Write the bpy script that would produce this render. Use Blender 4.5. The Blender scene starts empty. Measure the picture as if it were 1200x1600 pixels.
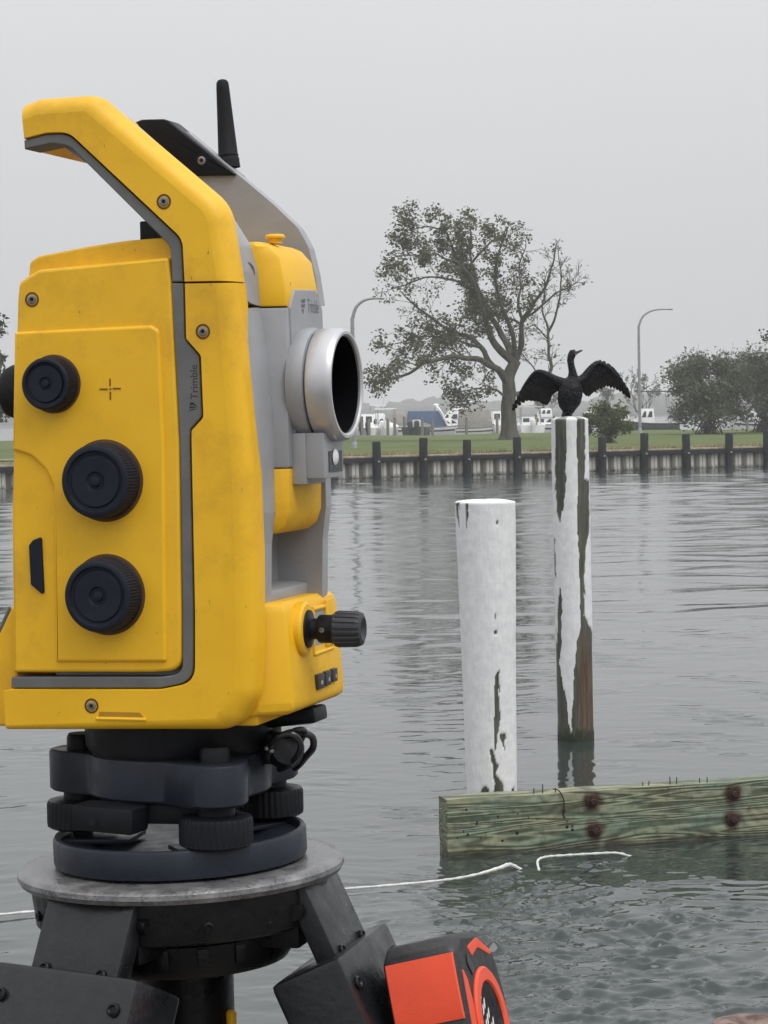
import bpy, bmesh, math, random
import numpy as np
from mathutils import Vector, Matrix, noise

random.seed(7)
rng = np.random.default_rng(7)
SC = bpy.context.scene
COL = SC.collection

# ------------------------------------------------------------------ camera
FPX, W0, H0 = 3700.0, 1200.0, 1600.0
EYE = Vector((0.0, 0.0, 2.3))
PITCH, ROLL = math.atan(150 / FPX), math.radians(1.0)
FW = Vector((0, math.cos(PITCH), -math.sin(PITCH)))
_u0 = Vector((0, math.sin(PITCH), math.cos(PITCH)))
RT = Vector((1, 0, 0)) * math.cos(ROLL) - _u0 * math.sin(ROLL)
UP = Vector((1, 0, 0)) * math.sin(ROLL) + _u0 * math.cos(ROLL)
cam_data = bpy.data.cameras.new('camera')
cam = bpy.data.objects.new('camera', cam_data)
COL.objects.link(cam)
SC.camera = cam
cam.matrix_world = Matrix(((RT.x, UP.x, -FW.x, EYE.x), (RT.y, UP.y, -FW.y, EYE.y), (RT.z, UP.z, -FW.z, EYE.z), (0, 0, 0, 1)))
cam_data.sensor_fit = 'VERTICAL'
cam_data.sensor_height = 36.0
cam_data.lens = 36.0 * FPX / H0
cam_data.clip_start = 0.02
cam_data.clip_end = 5000

# ------------------------------------------------------------------ sky, sun, exposure
SUN_EL, SUN_AZ = math.radians(58), math.radians(132)      # azimuth from +Y towards +X: right, a little behind the camera
wd = bpy.data.worlds.new('World')
SC.world = wd
wd.use_nodes = True
nt = wd.node_tree
nt.nodes.clear()
wo = nt.nodes.new('ShaderNodeOutputWorld')
bg = nt.nodes.new('ShaderNodeBackground')
sky = nt.nodes.new('ShaderNodeTexSky')
sky.sky_type = 'NISHITA'
sky.sun_disc = False
sky.sun_elevation = SUN_EL
sky.sun_rotation = SUN_AZ
sky.dust_density = 6
sky.air_density = 1.2
hs = nt.nodes.new('ShaderNodeHueSaturation')
hs.inputs['Saturation'].default_value = 0.12
tc = nt.nodes.new('ShaderNodeTexCoord')
ns = nt.nodes.new('ShaderNodeTexNoise')
ns.inputs['Scale'].default_value = 1.6
ns.inputs['Detail'].default_value = 5
cr = nt.nodes.new('ShaderNodeValToRGB')
cr.color_ramp.elements[0].position = 0.3
cr.color_ramp.elements[1].position = 0.75
cr.color_ramp.elements[0].color = (6.25, 6.35, 6.55, 1)
cr.color_ramp.elements[1].color = (6.75, 6.80, 6.90, 1)
mx = nt.nodes.new('ShaderNodeMix')
mx.data_type = 'RGBA'
mx.inputs[0].default_value = 0.94
nt.links.new(tc.outputs['Generated'], ns.inputs['Vector'])
nt.links.new(ns.outputs['Fac'], cr.inputs['Fac'])
nt.links.new(sky.outputs['Color'], hs.inputs['Color'])
nt.links.new(hs.outputs['Color'], mx.inputs[6])
nt.links.new(cr.outputs['Color'], mx.inputs[7])
# an overcast sky is brighter overhead than at the horizon
sx_ = nt.nodes.new('ShaderNodeSeparateXYZ')
nt.links.new(tc.outputs['Generated'], sx_.inputs['Vector'])
mr_ = nt.nodes.new('ShaderNodeMapRange')
mr_.inputs['From Min'].default_value = 0.0
mr_.inputs['From Max'].default_value = 1.0
mr_.inputs['To Min'].default_value = 0.95
mr_.inputs['To Max'].default_value = 2.2
nt.links.new(sx_.outputs['Z'], mr_.inputs['Value'])
vm_ = nt.nodes.new('ShaderNodeVectorMath')
vm_.operation = 'SCALE'
nt.links.new(mx.outputs[2], vm_.inputs[0])
nt.links.new(mr_.outputs['Result'], vm_.inputs['Scale'])
nt.links.new(vm_.outputs['Vector'], bg.inputs['Color'])
bg.inputs['Strength'].default_value = 0.1
nt.links.new(bg.outputs['Background'], wo.inputs['Surface'])

sd = bpy.data.lights.new('sun', 'SUN')
sd.energy = 1.5
sd.angle = math.radians(40)
sd.color = (1.0, 0.985, 0.96)
sun = bpy.data.objects.new('sun', sd)
COL.objects.link(sun)
_d = Vector((math.sin(SUN_AZ) * math.cos(SUN_EL), math.cos(SUN_AZ) * math.cos(SUN_EL), math.sin(SUN_EL)))
sun.rotation_euler = (-_d).to_track_quat('-Z', 'Y').to_euler()

SC.render.engine = 'CYCLES'
SC.view_settings.view_transform = 'Standard'
SC.view_settings.look = 'None'
SC.view_settings.exposure = 0.0
SC.view_settings.gamma = 1.0
SC.view_settings.use_curve_mapping = False
SC.cycles.use_denoising = True
SC.cycles.max_bounces = 8
SC.cycles.volume_bounces = 1
SC.cycles.transparent_max_bounces = 8

# ------------------------------------------------------------------ measuring helpers (photograph pixel -> point in the place)
def ray(x, y):
    return FW + RT * ((x - 600) / FPX) + UP * ((800 - y) / FPX)

def at(x, y, Y):
    d = ray(x, y)
    return EYE + d * (Y / d.y)

def ground(x, y, z=0.0):
    d = ray(x, y)
    return EYE + d * ((z - EYE.z) / d.z)

# ------------------------------------------------------------------ materials
MATS = {}

def mat(name, col, rough=0.5, metal=0.0, var=0.12, scale=30.0, bump=0.0, bscale=300.0, col2=None, lo=0.35, hi=0.65,
        rvar=0.0, spec=0.5, stretch=(1, 1, 1), trans=0.0):
    if name in MATS:
        return MATS[name]
    m = bpy.data.materials.new(name)
    m.use_nodes = True
    t = m.node_tree
    b = t.nodes['Principled BSDF']
    tx = t.nodes.new('ShaderNodeTexCoord')
    mp = t.nodes.new('ShaderNodeMapping')
    mp.inputs['Scale'].default_value = stretch
    t.links.new(tx.outputs['Object'], mp.inputs['Vector'])
    n = t.nodes.new('ShaderNodeTexNoise')
    n.inputs['Scale'].default_value = scale
    n.inputs['Detail'].default_value = 6
    n.inputs['Roughness'].default_value = 0.6
    t.links.new(mp.outputs['Vector'], n.inputs['Vector'])
    r = t.nodes.new('ShaderNodeValToRGB')
    r.color_ramp.elements[0].position = lo
    r.color_ramp.elements[1].position = hi
    c2 = col2 or tuple(min(1, c * (1 + var)) for c in col)
    c1 = col if col2 else tuple(c * (1 - var) for c in col)
    r.color_ramp.elements[0].color = (*c1, 1)
    r.color_ramp.elements[1].color = (*c2, 1)
    t.links.new(n.outputs['Fac'], r.inputs['Fac'])
    t.links.new(r.outputs['Color'], b.inputs['Base Color'])
    b.inputs['Roughness'].default_value = rough
    if rvar:
        mr = t.nodes.new('ShaderNodeMapRange')
        mr.inputs['From Min'].default_value = 0.3
        mr.inputs['From Max'].default_value = 0.7
        mr.inputs['To Min'].default_value = max(0.02, rough - rvar)
        mr.inputs['To Max'].default_value = min(1, rough + rvar)
        n3 = t.nodes.new('ShaderNodeTexNoise')
        n3.inputs['Scale'].default_value = scale * 2.3
        n3.inputs['Detail'].default_value = 4
        t.links.new(mp.outputs['Vector'], n3.inputs['Vector'])
        t.links.new(n3.outputs['Fac'], mr.inputs['Value'])
        t.links.new(mr.outputs['Result'], b.inputs['Roughness'])
    b.inputs['Metallic'].default_value = metal
    b.inputs['Specular IOR Level'].default_value = spec
    if trans:
        b.inputs['Transmission Weight'].default_value = trans
    if bump:
        n2 = t.nodes.new('ShaderNodeTexNoise')
        n2.inputs['Scale'].default_value = bscale
        n2.inputs['Detail'].default_value = 4
        t.links.new(mp.outputs['Vector'], n2.inputs['Vector'])
        bp = t.nodes.new('ShaderNodeBump')
        bp.inputs['Strength'].default_value = 1.0
        bp.inputs['Distance'].default_value = bump
        t.links.new(n2.outputs['Fac'], bp.inputs['Height'])
        t.links.new(bp.outputs['Normal'], b.inputs['Normal'])
    MATS[name] = m
    return m

def N(t, kind, **kw):
    n = t.nodes.new(kind)
    for k, v in kw.items():
        n.inputs[k].default_value = v
    return n

def ramp(t, src, p0, c0, p1, c1):
    r = t.nodes.new('ShaderNodeValToRGB')
    r.color_ramp.elements[0].position = p0
    r.color_ramp.elements[1].position = p1
    r.color_ramp.elements[0].color = (*c0, 1) if len(c0) == 3 else c0
    r.color_ramp.elements[1].color = (*c1, 1) if len(c1) == 3 else c1
    t.links.new(src, r.inputs['Fac'])
    return r.outputs['Color']

def mixc(t, fac, a, b, mode='MIX'):
    m = t.nodes.new('ShaderNodeMix')
    m.data_type = 'RGBA'
    m.blend_type = mode
    for i, v in ((0, fac), (6, a), (7, b)):
        if isinstance(v, (int, float)):
            m.inputs[i].default_value = v
        elif isinstance(v, tuple):
            m.inputs[i].default_value = (*v, 1)
        else:
            t.links.new(v, m.inputs[i])
    return m.outputs[2]

def yellow_paint():
    m = bpy.data.materials.new('yellow_paint')
    m.use_nodes = True
    t = m.node_tree
    b = t.nodes['Principled BSDF']
    tx = t.nodes.new('ShaderNodeTexCoord')
    o = tx.outputs['Object']
    n1 = N(t, 'ShaderNodeTexNoise', Scale=26.0, Detail=6.0, Roughness=0.6)
    t.links.new(o, n1.inputs['Vector'])
    base = ramp(t, n1.outputs['Fac'], 0.3, (0.80, 0.44, 0.009), 0.7, (0.87, 0.50, 0.013))
    # grime: faint brown smudges gathered in cloudy patches
    n2 = N(t, 'ShaderNodeTexNoise', Scale=14.0, Detail=8.0, Roughness=0.72)
    t.links.new(o, n2.inputs['Vector'])
    g = ramp(t, n2.outputs['Fac'], 0.50, (0, 0, 0), 0.76, (0.6, 0.6, 0.6))
    c = mixc(t, g, base, (0.36, 0.17, 0.02))
    # tiny dark scuffs
    v = N(t, 'ShaderNodeTexNoise', Scale=330.0, Detail=3.0, Roughness=0.7)
    mp = t.nodes.new('ShaderNodeMapping')
    mp.inputs['Scale'].default_value = (1.0, 1.0, 0.45)
    mp.inputs['Rotation'].default_value = (0, 0.5, 0)
    t.links.new(o, mp.inputs['Vector'])
    t.links.new(mp.outputs['Vector'], v.inputs['Vector'])
    s = ramp(t, v.outputs['Fac'], 0.695, (0, 0, 0), 0.76, (0.8, 0.8, 0.8))
    c = mixc(t, s, c, (0.16, 0.08, 0.02))
    t.links.new(c, b.inputs['Base Color'])
    rr = ramp(t, n2.outputs['Fac'], 0.3, (0.40, 0.40, 0.40), 0.7, (0.58, 0.58, 0.58))
    t.links.new(rr, b.inputs['Roughness'])
    f = N(t, 'ShaderNodeTexNoise', Scale=1500.0, Detail=2.0)
    t.links.new(o, f.inputs['Vector'])
    bp = N(t, 'ShaderNodeBump', Strength=0.5, Distance=0.00012)
    t.links.new(f.outputs['Fac'], bp.inputs['Height'])
    t.links.new(bp.outputs['Normal'], b.inputs['Normal'])
    return m

YEL = yellow_paint()
GREY = mat('grey_painted_casting', (0.33, 0.335, 0.35), 0.42, 0.15, 0.07, 40, 0.0001, 1600, rvar=0.08)
SEAM = mat('grey_rubber_seam', (0.13, 0.134, 0.132), 0.6, 0, 0.12, 60, 0.0001, 900)
BLACK = mat('black_plastic', (0.008, 0.009, 0.012), 0.45, 0, 0.25, 60, 0.0001, 900, rvar=0.1, spec=0.22)
NAVY = mat('navy_rubber', (0.011, 0.014, 0.024), 0.55, 0, 0.2, 80, 0.0001, 900, spec=0.25)
RUB = mat('matt_black_rubber', (0.012, 0.012, 0.014), 0.7, 0, 0.2, 90, 0.0002, 700, spec=0.25)
SILV = mat('silver_anodised_ring', (0.56, 0.56, 0.58), 0.36, 0.7, 0.05, 60, 0, 0, rvar=0.05)
STEEL = mat('dull_screw_steel', (0.26, 0.245, 0.23), 0.42, 0.85, 0.25, 300, 0, 0)
DARKHOLE = mat('dark_recess', (0.10, 0.045, 0.010), 0.7, 0, 0.2, 100)
GLASS = mat('dark_lens_glass', (0.002, 0.003, 0.006), 0.03, 0, 0.1, 20, spec=0.35)
LETTER = mat('dark_grey_lettering', (0.02, 0.022, 0.024), 0.6, 0, 0.1, 100)
SLATE = mat('slate_blue_painted_metal', (0.017, 0.021, 0.031), 0.40, 0.0, 0.18, 50, 0.0001, 1200, rvar=0.12, spec=0.3)
def chipped_black():
    m = mat('wet_black_casting', (0.006, 0.006, 0.007), 0.36, 0, 0.3, 60, 0.0003, 260, rvar=0.15, spec=0.25)
    t = m.node_tree
    b = t.nodes['Principled BSDF']
    src = b.inputs['Base Color'].links[0].from_socket
    tx = t.nodes.new('ShaderNodeTexCoord')
    n = N(t, 'ShaderNodeTexNoise', Scale=170.0, Detail=5.0, Roughness=0.75)
    t.links.new(tx.outputs['Object'], n.inputs['Vector'])
    k = ramp(t, n.outputs['Fac'], 0.70, (0, 0, 0), 0.735, (1, 1, 1))
    t.links.new(mixc(t, k, src, (0.17, 0.165, 0.16)), b.inputs['Base Color'])
    return m
WETBLK = chipped_black()

# ------------------------------------------------------------------ mesh helpers
class MB:
    def __init__(self):
        self.v, self.f = [], []

    def add(self, vs, fs):
        o = len(self.v)
        self.v += [tuple(p) for p in vs]
        self.f += [tuple(i + o for i in f) for f in fs]
        return self

    def box(self, c, sz, M=None):
        vs = []
        for dx in (-.5, .5):
            for dy in (-.5, .5):
                for dz in (-.5, .5):
                    p = Vector((dx * sz[0], dy * sz[1], dz * sz[2]))
                    if M is not None:
                        p = M @ p
                    vs.append(p + Vector(c))
        return self.add(vs, [(0, 1, 3, 2), (4, 6, 7, 5), (0, 4, 5, 1), (2, 3, 7, 6), (0, 2, 6, 4), (1, 5, 7, 3)])

    def tube(self, pts, rad, n=8, cap=True):
        pts = [Vector(p) for p in pts]
        if not hasattr(rad, '__len__'):
            rad = [rad] * len(pts)
        vs, fs = [], []
        prev = None
        for i, p in enumerate(pts):
            d = (pts[min(i + 1, len(pts) - 1)] - pts[max(i - 1, 0)])
            d = d.normalized() if d.length > 1e-9 else Vector((0, 0, 1))
            if prev is None:
                a = d.orthogonal().normalized()
            else:
                a = prev - d * prev.dot(d)
                a = a.normalized() if a.length > 1e-6 else d.orthogonal().normalized()
            prev = a
            b = d.cross(a)
            for k in range(n):
                th = 2 * math.pi * k / n
                vs.append(p + (a * math.cos(th) + b * math.sin(th)) * rad[i])
        for i in range(len(pts) - 1):
            for k in range(n):
                k2 = (k + 1) % n
                fs.append((i * n + k, i * n + k2, (i + 1) * n + k2, (i + 1) * n + k))
        if cap:
            fs.append(tuple(range(n))[::-1])
            fs.append(tuple((len(pts) - 1) * n + k for k in range(n)))
        return self.add(vs, fs)

    def lathe(self, prof, n=48, org=(0, 0, 0), ax=(0, 0, 1), ribs=0, ribd=0.0, ribrows=(), cap=True):
        """prof: (radius, height) pairs; ribs cut grooves into the rows named in ribrows"""
        ax = Vector(ax).normalized()
        a = ax.orthogonal().normalized()
        b = ax.cross(a)
        o = Vector(org)
        vs, fs = [], []
        for j, (r, h) in enumerate(prof):
            for k in range(n):
                th = 2 * math.pi * k / n
                rr = r
                if ribs and j in ribrows and (k * ribs * 2 // n) % 2:
                    rr = r - ribd
                vs.append(o + ax * h + (a * math.cos(th) + b * math.sin(th)) * rr)
        for j in range(len(prof) - 1):
            for k in range(n):
                k2 = (k + 1) % n
                fs.append((j * n + k, j * n + k2, (j + 1) * n + k2, (j + 1) * n + k))
        if cap and prof[0][0] > 1e-6:
            fs.append(tuple(range(n))[::-1])
        if cap and prof[-1][0] > 1e-6:
            fs.append(tuple((len(prof) - 1) * n + k for k in range(n)))
        return self.add(vs, fs)

    def build(self, name, m, parent=None, angle=35, smooth=True, recalc=True, bevel=0.0):
        me = bpy.data.meshes.new(name)
        me.from_pydata(self.v, [], self.f)
        bm = bmesh.new()
        bm.from_mesh(me)
        bmesh.ops.remove_doubles(bm, verts=bm.verts, dist=1e-7)
        if recalc:
            bmesh.ops.recalc_face_normals(bm, faces=bm.faces)
        if bevel:
            es = [e for e in bm.edges if len(e.link_faces) == 2 and e.calc_face_angle(0) > math.radians(40)]
            bmesh.ops.bevel(bm, geom=es, offset=bevel, segments=2, profile=0.6, affect='EDGES', clamp_overlap=True)
        for f in bm.faces:
            f.smooth = smooth
        if smooth:
            la = math.radians(angle)
            for e in bm.edges:
                if len(e.link_faces) == 2:
                    if e.calc_face_angle(0) > la or any(len(f.verts) > 4 for f in e.link_faces):
                        e.smooth = False
        bm.to_mesh(me)
        bm.free()
        me.materials.append(m)
        o = bpy.data.objects.new(name, me)
        COL.objects.link(o)
        if parent is not None:
            o.parent = parent
        return o

def tag(o, label, cat, group=None):
    o['label'] = label
    o['category'] = cat
    if group:
        o['group'] = group
    return o

def struct(o):
    o['kind'] = 'structure'
    return o

def empty(name, loc, label, cat, rz=0.0, group=None):
    o = bpy.data.objects.new(name, None)
    COL.objects.link(o)
    o.empty_display_size = 0.05
    o.location = loc
    o.rotation_euler = (0, 0, rz)
    return tag(o, label, cat, group)

def fillet(pts, seg=6):
    """closed outline; a point may carry a third value: corner radius"""
    out = []
    n = len(pts)
    for i, p in enumerate(pts):
        r = p[2] if len(p) > 2 else 0
        P = Vector(p[:2])
        if r <= 0:
            out.append((P.x, P.y))
            continue
        A, B = Vector(pts[i - 1][:2]), Vector(pts[(i + 1) % n][:2])
        da, db = (A - P), (B - P)
        la, lb = da.length, db.length
        da.normalize(); db.normalize()
        ang = max(1e-3, math.acos(max(-1, min(1, da.dot(db)))))
        L = min(r / math.tan(ang / 2), la * 0.48, lb * 0.48)
        p0, p1 = P + da * L, P + db * L
        for k in range(seg + 1):
            t = k / seg
            q = p0 * (1 - t) ** 2 + P * 2 * t * (1 - t) + p1 * t * t
            out.append((q.x, q.y))
    return out

def curve(pts, n=6):
    """Catmull-Rom through open points of any dimension"""
    P = [Vector(p) for p in pts]
    out = []
    for i in range(len(P) - 1):
        a, b, c, d = P[max(i - 1, 0)], P[i], P[i + 1], P[min(i + 2, len(P) - 1)]
        for k in range(n):
            t = k / n
            out.append(0.5 * ((2 * b) + (c - a) * t + (2 * a - 5 * b + 4 * c - d) * t * t + (3 * b - a - 3 * c + d) * t ** 3))
    out.append(P[-1])
    return out

def text_mesh(body, size):
    cu = bpy.data.curves.new('lettering', 'FONT')
    cu.body = body
    cu.size = size
    cu.extrude = 0.0
    ob = bpy.data.objects.new('lettering', cu)
    COL.objects.link(ob)
    dg = bpy.context.evaluated_depsgraph_get()
    me = bpy.data.meshes.new_from_object(ob.evaluated_get(dg))
    vs = [tuple(v.co) for v in me.vertices]
    fs = [tuple(p.vertices) for p in me.polygons]
    bpy.data.objects.remove(ob)
    bpy.data.curves.remove(cu)
    bpy.data.meshes.remove(me)
    return vs, fs

# ================================================================== THE SETTING
# ------------------------------------------------------------------ water: one sheet, real ripples where the eye can see them
def water_material():
    m = bpy.data.materials.new('harbour_water')
    m.use_nodes = True
    t = m.node_tree
    b = t.nodes['Principled BSDF']
    b.inputs['Base Color'].default_value = (0.028, 0.037, 0.035, 1)
    b.inputs['Roughness'].default_value = 0.05
    b.inputs['IOR'].default_value = 1.333
    b.inputs['Specular IOR Level'].default_value = 0.9
    gp = t.nodes.new('ShaderNodeNewGeometry')
    sy = t.nodes.new('ShaderNodeSeparateXYZ')
    t.links.new(gp.outputs['Position'], sy.inputs['Vector'])
    ro = t.nodes.new('ShaderNodeMapRange')          # open water is ruffled, the lee by the dock is sleek
    ro.inputs['From Min'].default_value = 15
    ro.inputs['From Max'].default_value = 80
    ro.inputs['To Min'].default_value = 0.02
    ro.inputs['To Max'].default_value = 0.10
    t.links.new(sy.outputs['Y'], ro.inputs['Value'])
    t.links.new(ro.outputs['Result'], b.inputs['Roughness'])
    tx = t.nodes.new('ShaderNodeTexCoord')
    mp = t.nodes.new('ShaderNodeMapping')
    mp.inputs['Scale'].default_value = (1.0, 2.2, 1.0)
    mp.inputs['Rotation'].default_value = (0, 0, 0.12)
    t.links.new(tx.outputs['Object'], mp.inputs['Vector'])
    n1 = N(t, 'ShaderNodeTexNoise', Scale=9.0, Detail=3.0, Roughness=0.5)
    n2 = N(t, 'ShaderNodeTexNoise', Scale=1.6, Detail=4.0, Roughness=0.55)
    n3 = N(t, 'ShaderNodeTexNoise', Scale=0.14, Detail=3.0, Roughness=0.6)
    for n in (n1, n2, n3):
        t.links.new(mp.outputs['Vector'], n.inputs['Vector'])
    b1 = N(t, 'ShaderNodeBump', Strength=0.8, Distance=0.0016)
    t.links.new(n1.outputs['Fac'], b1.inputs['Height'])
    b2 = N(t, 'ShaderNodeBump', Strength=1.0, Distance=0.014)
    # cat's paws: the breeze roughens some patches more than others
    st = t.nodes.new('ShaderNodeMapRange')
    st.inputs['From Min'].default_value = 0.35
    st.inputs['From Max'].default_value = 0.65
    st.inputs['To Min'].default_value = 0.35
    st.inputs['To Max'].default_value = 1.0
    t.links.new(n3.outputs['Fac'], st.inputs['Value'])
    fo = t.nodes.new('ShaderNodeMapRange')          # close in, the modelled ripples do the work
    fo.inputs['From Min'].default_value = 16
    fo.inputs['From Max'].default_value = 45
    fo.inputs['To Min'].default_value = 0.08
    t.links.new(sy.outputs['Y'], fo.inputs['Value'])
    mu = t.nodes.new('ShaderNodeMath'); mu.operation = 'MULTIPLY'
    t.links.new(st.outputs['Result'], mu.inputs[0])
    t.links.new(fo.outputs['Result'], mu.inputs[1])
    t.links.new(mu.outputs[0], b2.inputs['Strength'])
    t.links.new(fo.outputs['Result'], b1.inputs['Strength'])
    t.links.new(n2.outputs['Fac'], b2.inputs['Height'])
    t.links.new(b1.outputs['Normal'], b2.inputs['Normal'])
    t.links.new(b2.outputs['Normal'], b.inputs['Normal'])
    return m

def make_water():
    nc, t0 = 520, 0.24
    y0, y1 = 3.0, 112.0
    ys = [y0]
    while ys[-1] < y1:                       # finest where the near ripples are, coarser further out
        y = ys[-1]
        k = 0.0045 if y < 7.5 else 0.0013 if y < 15 else 0.0013 + 0.0017 * min(1, (y - 15) / 12)
        ys.append(y * (1 + k))
    ys = np.array(ys)
    nr = len(ys) - 1
    y1 = float(ys[-1])
    ts = np.linspace(-t0, t0, nc + 1)
    X = ys[:, None] * ts[None, :]
    Y = np.repeat(ys[:, None], nc + 1, axis=1)
    Z = np.zeros_like(X); ZS = np.zeros_like(X)
    Xw = X + 0.10 * np.sin(Y * 2.1 + 0.6 * X) + 0.06 * np.sin(X * 3.3 - Y * 1.3)
    Yw = Y + 0.09 * np.sin(X * 2.3 + 1.0) + 0.05 * np.sin(X * 5.1 + Y * 2.7)
    g = np.random.default_rng(3)
    cell = np.maximum(np.gradient(ys), ys * 2 * t0 / nc)
    for i in range(64):
        lam = 0.055 * (10.0 ** (i / 63.0)) * g.uniform(0.9, 1.1)
        th = math.radians(-82) + g.normal(0, 0.42 if lam < 0.17 else 0.55)
        k = 2 * math.pi / lam
        a = 0.0030 * lam ** 0.95 * g.uniform(0.6, 1.3)
        fade = np.clip((lam / cell - 2.6) / 2.4, 0, 1)[:, None]
        ph = k * (math.cos(th) * Xw + math.sin(th) * Yw) + g.uniform(0, 6.28)
        (ZS if lam < 0.17 else Z)[...] += a * (1.9 if lam < 0.17 else 1.0) * fade * (2.0 * ((1 + np.sin(ph)) / 2) ** 2.4 - 0.68)      # flat troughs, narrow crests
    # longer, low undulations further out
    ZF = np.zeros_like(X)
    for i in range(30):
        lam = 0.55 * (6.0 ** (i / 29.0)) * g.uniform(0.9, 1.1)
        th = math.radians(-85) + g.normal(0, 0.45)
        k = 2 * math.pi / lam
        fade = (np.clip((lam / cell - 2.6) / 2.4, 0, 1) * np.clip((ys - 18) / 22, 0, 1))[:, None]
        ph = k * (math.cos(th) * Xw + math.sin(th) * Yw) + g.uniform(0, 6.28)
        ZF += 0.0024 * lam * g.uniform(0.6, 1.3) * fade * np.sin(ph)
    ZF *= 0.45 + 0.55 * np.clip(0.5 + 0.5 * np.sin(X * 0.21 + 1.0) * np.sin(Y * 0.12 + X * 0.07) + 0.3 * np.sin(Y * 0.31 - X * 0.11), 0, 1)
    # patches: livelier water off the end of the beam, calmer towards the left
    P = 0.55 + 0.30 * np.sin(X * 0.55 + 0.4) * np.sin(Y * 0.33 + X * 0.2 + 1.1) + 0.18 * np.sin(X * 1.7 - Y * 0.9)
    near = np.exp(-(((X - 0.95 - 0.15 * (10.5 - Y)) / 0.85) ** 2 + ((Y - 10.0) / 1.7) ** 2))
    n2_ = np.sin(X * 2.9 + 1.3 * np.sin(Y * 1.1)) * np.sin(Y * 2.3 + 1.7 * np.sin(X * 1.2 + 2.0)) + 0.6 * np.sin(X * 6.3 + Y * 4.1 + 2.0 * np.sin(Y * 1.9))
    M_ = np.clip(0.46 + 0.42 * n2_, 0, 1) ** 2.4
    fine_ = np.sin(X * 13 + 3 * np.sin(Y * 3.1)) * np.sin(Y * 9 + 2 * np.sin(X * 4.7))
    Z *= np.clip(0.04 + 0.70 * M_ * P + 0.8 * near, 0.03, 2.0) * 1.5
    Z += ZS * np.clip(0.02 + 0.65 * M_ * P * (0.2 + 1.1 * np.clip(fine_, 0, 1)) + 3.4 * near * (0.10 + np.clip(0.45 + 0.7 * fine_, 0, 1) ** 1.5), 0.02, 4.2) * 1.2
    Z += ZF
    edge = np.clip((t0 - np.abs(ts)) / 0.03, 0, 1)[None, :] * np.clip((ys - y0) / 0.4, 0, 1)[:, None]
    Z *= edge
    nv = X.size
    co = np.stack([X, Y, Z], -1).reshape(-1, 3)
    idx = np.arange(nv).reshape(nr + 1, nc + 1)
    q = np.stack([idx[:-1, :-1], idx[:-1, 1:], idx[1:, 1:], idx[1:, :-1]], -1).reshape(-1, 4)
    # the rest of the sheet round that field, out to the far shore
    L, R = idx[:, 0], idx[:, -1]
    B = 1400.0
    extra = np.array([[-B, y0, 0], [B, y0, 0], [-B, y1, 0], [B, y1, 0], [-B, -60, 0], [B, -60, 0], [-B, 1600, 0], [B, 1600, 0]], float)
    e = nv + np.arange(8)
    co = np.vstack([co, extra])
    polys = [list(map(int, f)) for f in q]
    polys.append([int(e[0])] + [int(i) for i in L] + [int(e[2])])
    polys[-1] = polys[-1][::-1] if False else [int(e[0])] + [int(i) for i in L] + [int(e[2])]
    polys.append([int(e[3])] + [int(i) for i in R[::-1]] + [int(e[1])])
    polys.append([int(e[4]), int(e[5]), int(e[1])] + [int(i) for i in idx[0][::-1]] + [int(e[0])])
    polys.append([int(e[2])] + [int(i) for i in idx[-1]] + [int(e[3]), int(e[7]), int(e[6])])
    me = bpy.data.meshes.new('water')
    sizes = np.array([len(p) for p in polys])
    loops = np.concatenate([np.asarray(p) for p in polys])
    me.vertices.add(len(co))
    me.vertices.foreach_set('co', co.ravel())
    me.loops.add(len(loops))
    me.loops.foreach_set('vertex_index', loops)
    me.polygons.add(len(polys))
    me.polygons.foreach_set('loop_start', np.concatenate([[0], np.cumsum(sizes)[:-1]]))
    sm = np.ones(len(polys), bool)
    me.polygons.foreach_set('use_smooth', sm)
    me.update(calc_edges=True)
    me.validate()
    bm = bmesh.new(); bm.from_mesh(me)
    bm.faces.ensure_lookup_table()
    for f in list(bm.faces)[-4:]:
        if f.normal.z < 0:
            f.normal_flip()
        f.smooth = False
    bm.to_mesh(me); bm.free()
    me.materials.append(water_material())
    o = bpy.data.objects.new('water', me)
    COL.objects.link(o)
    struct(o)

make_water()

# ------------------------------------------------------------------ far bank: bulkhead, lawn, path
B0 = Vector((-0.41, 88.06, 0)); BD = Vector((15.65, 7.29, 0)).normalized(); BN = Vector((-BD.y, BD.x, 0))   # BN points inland
LAWN_Z = 0.80
def bank(t, off=0.0, z=0.0):
    p = B0 + BD * t + BN * off
    return Vector((p.x, p.y, z))

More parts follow.
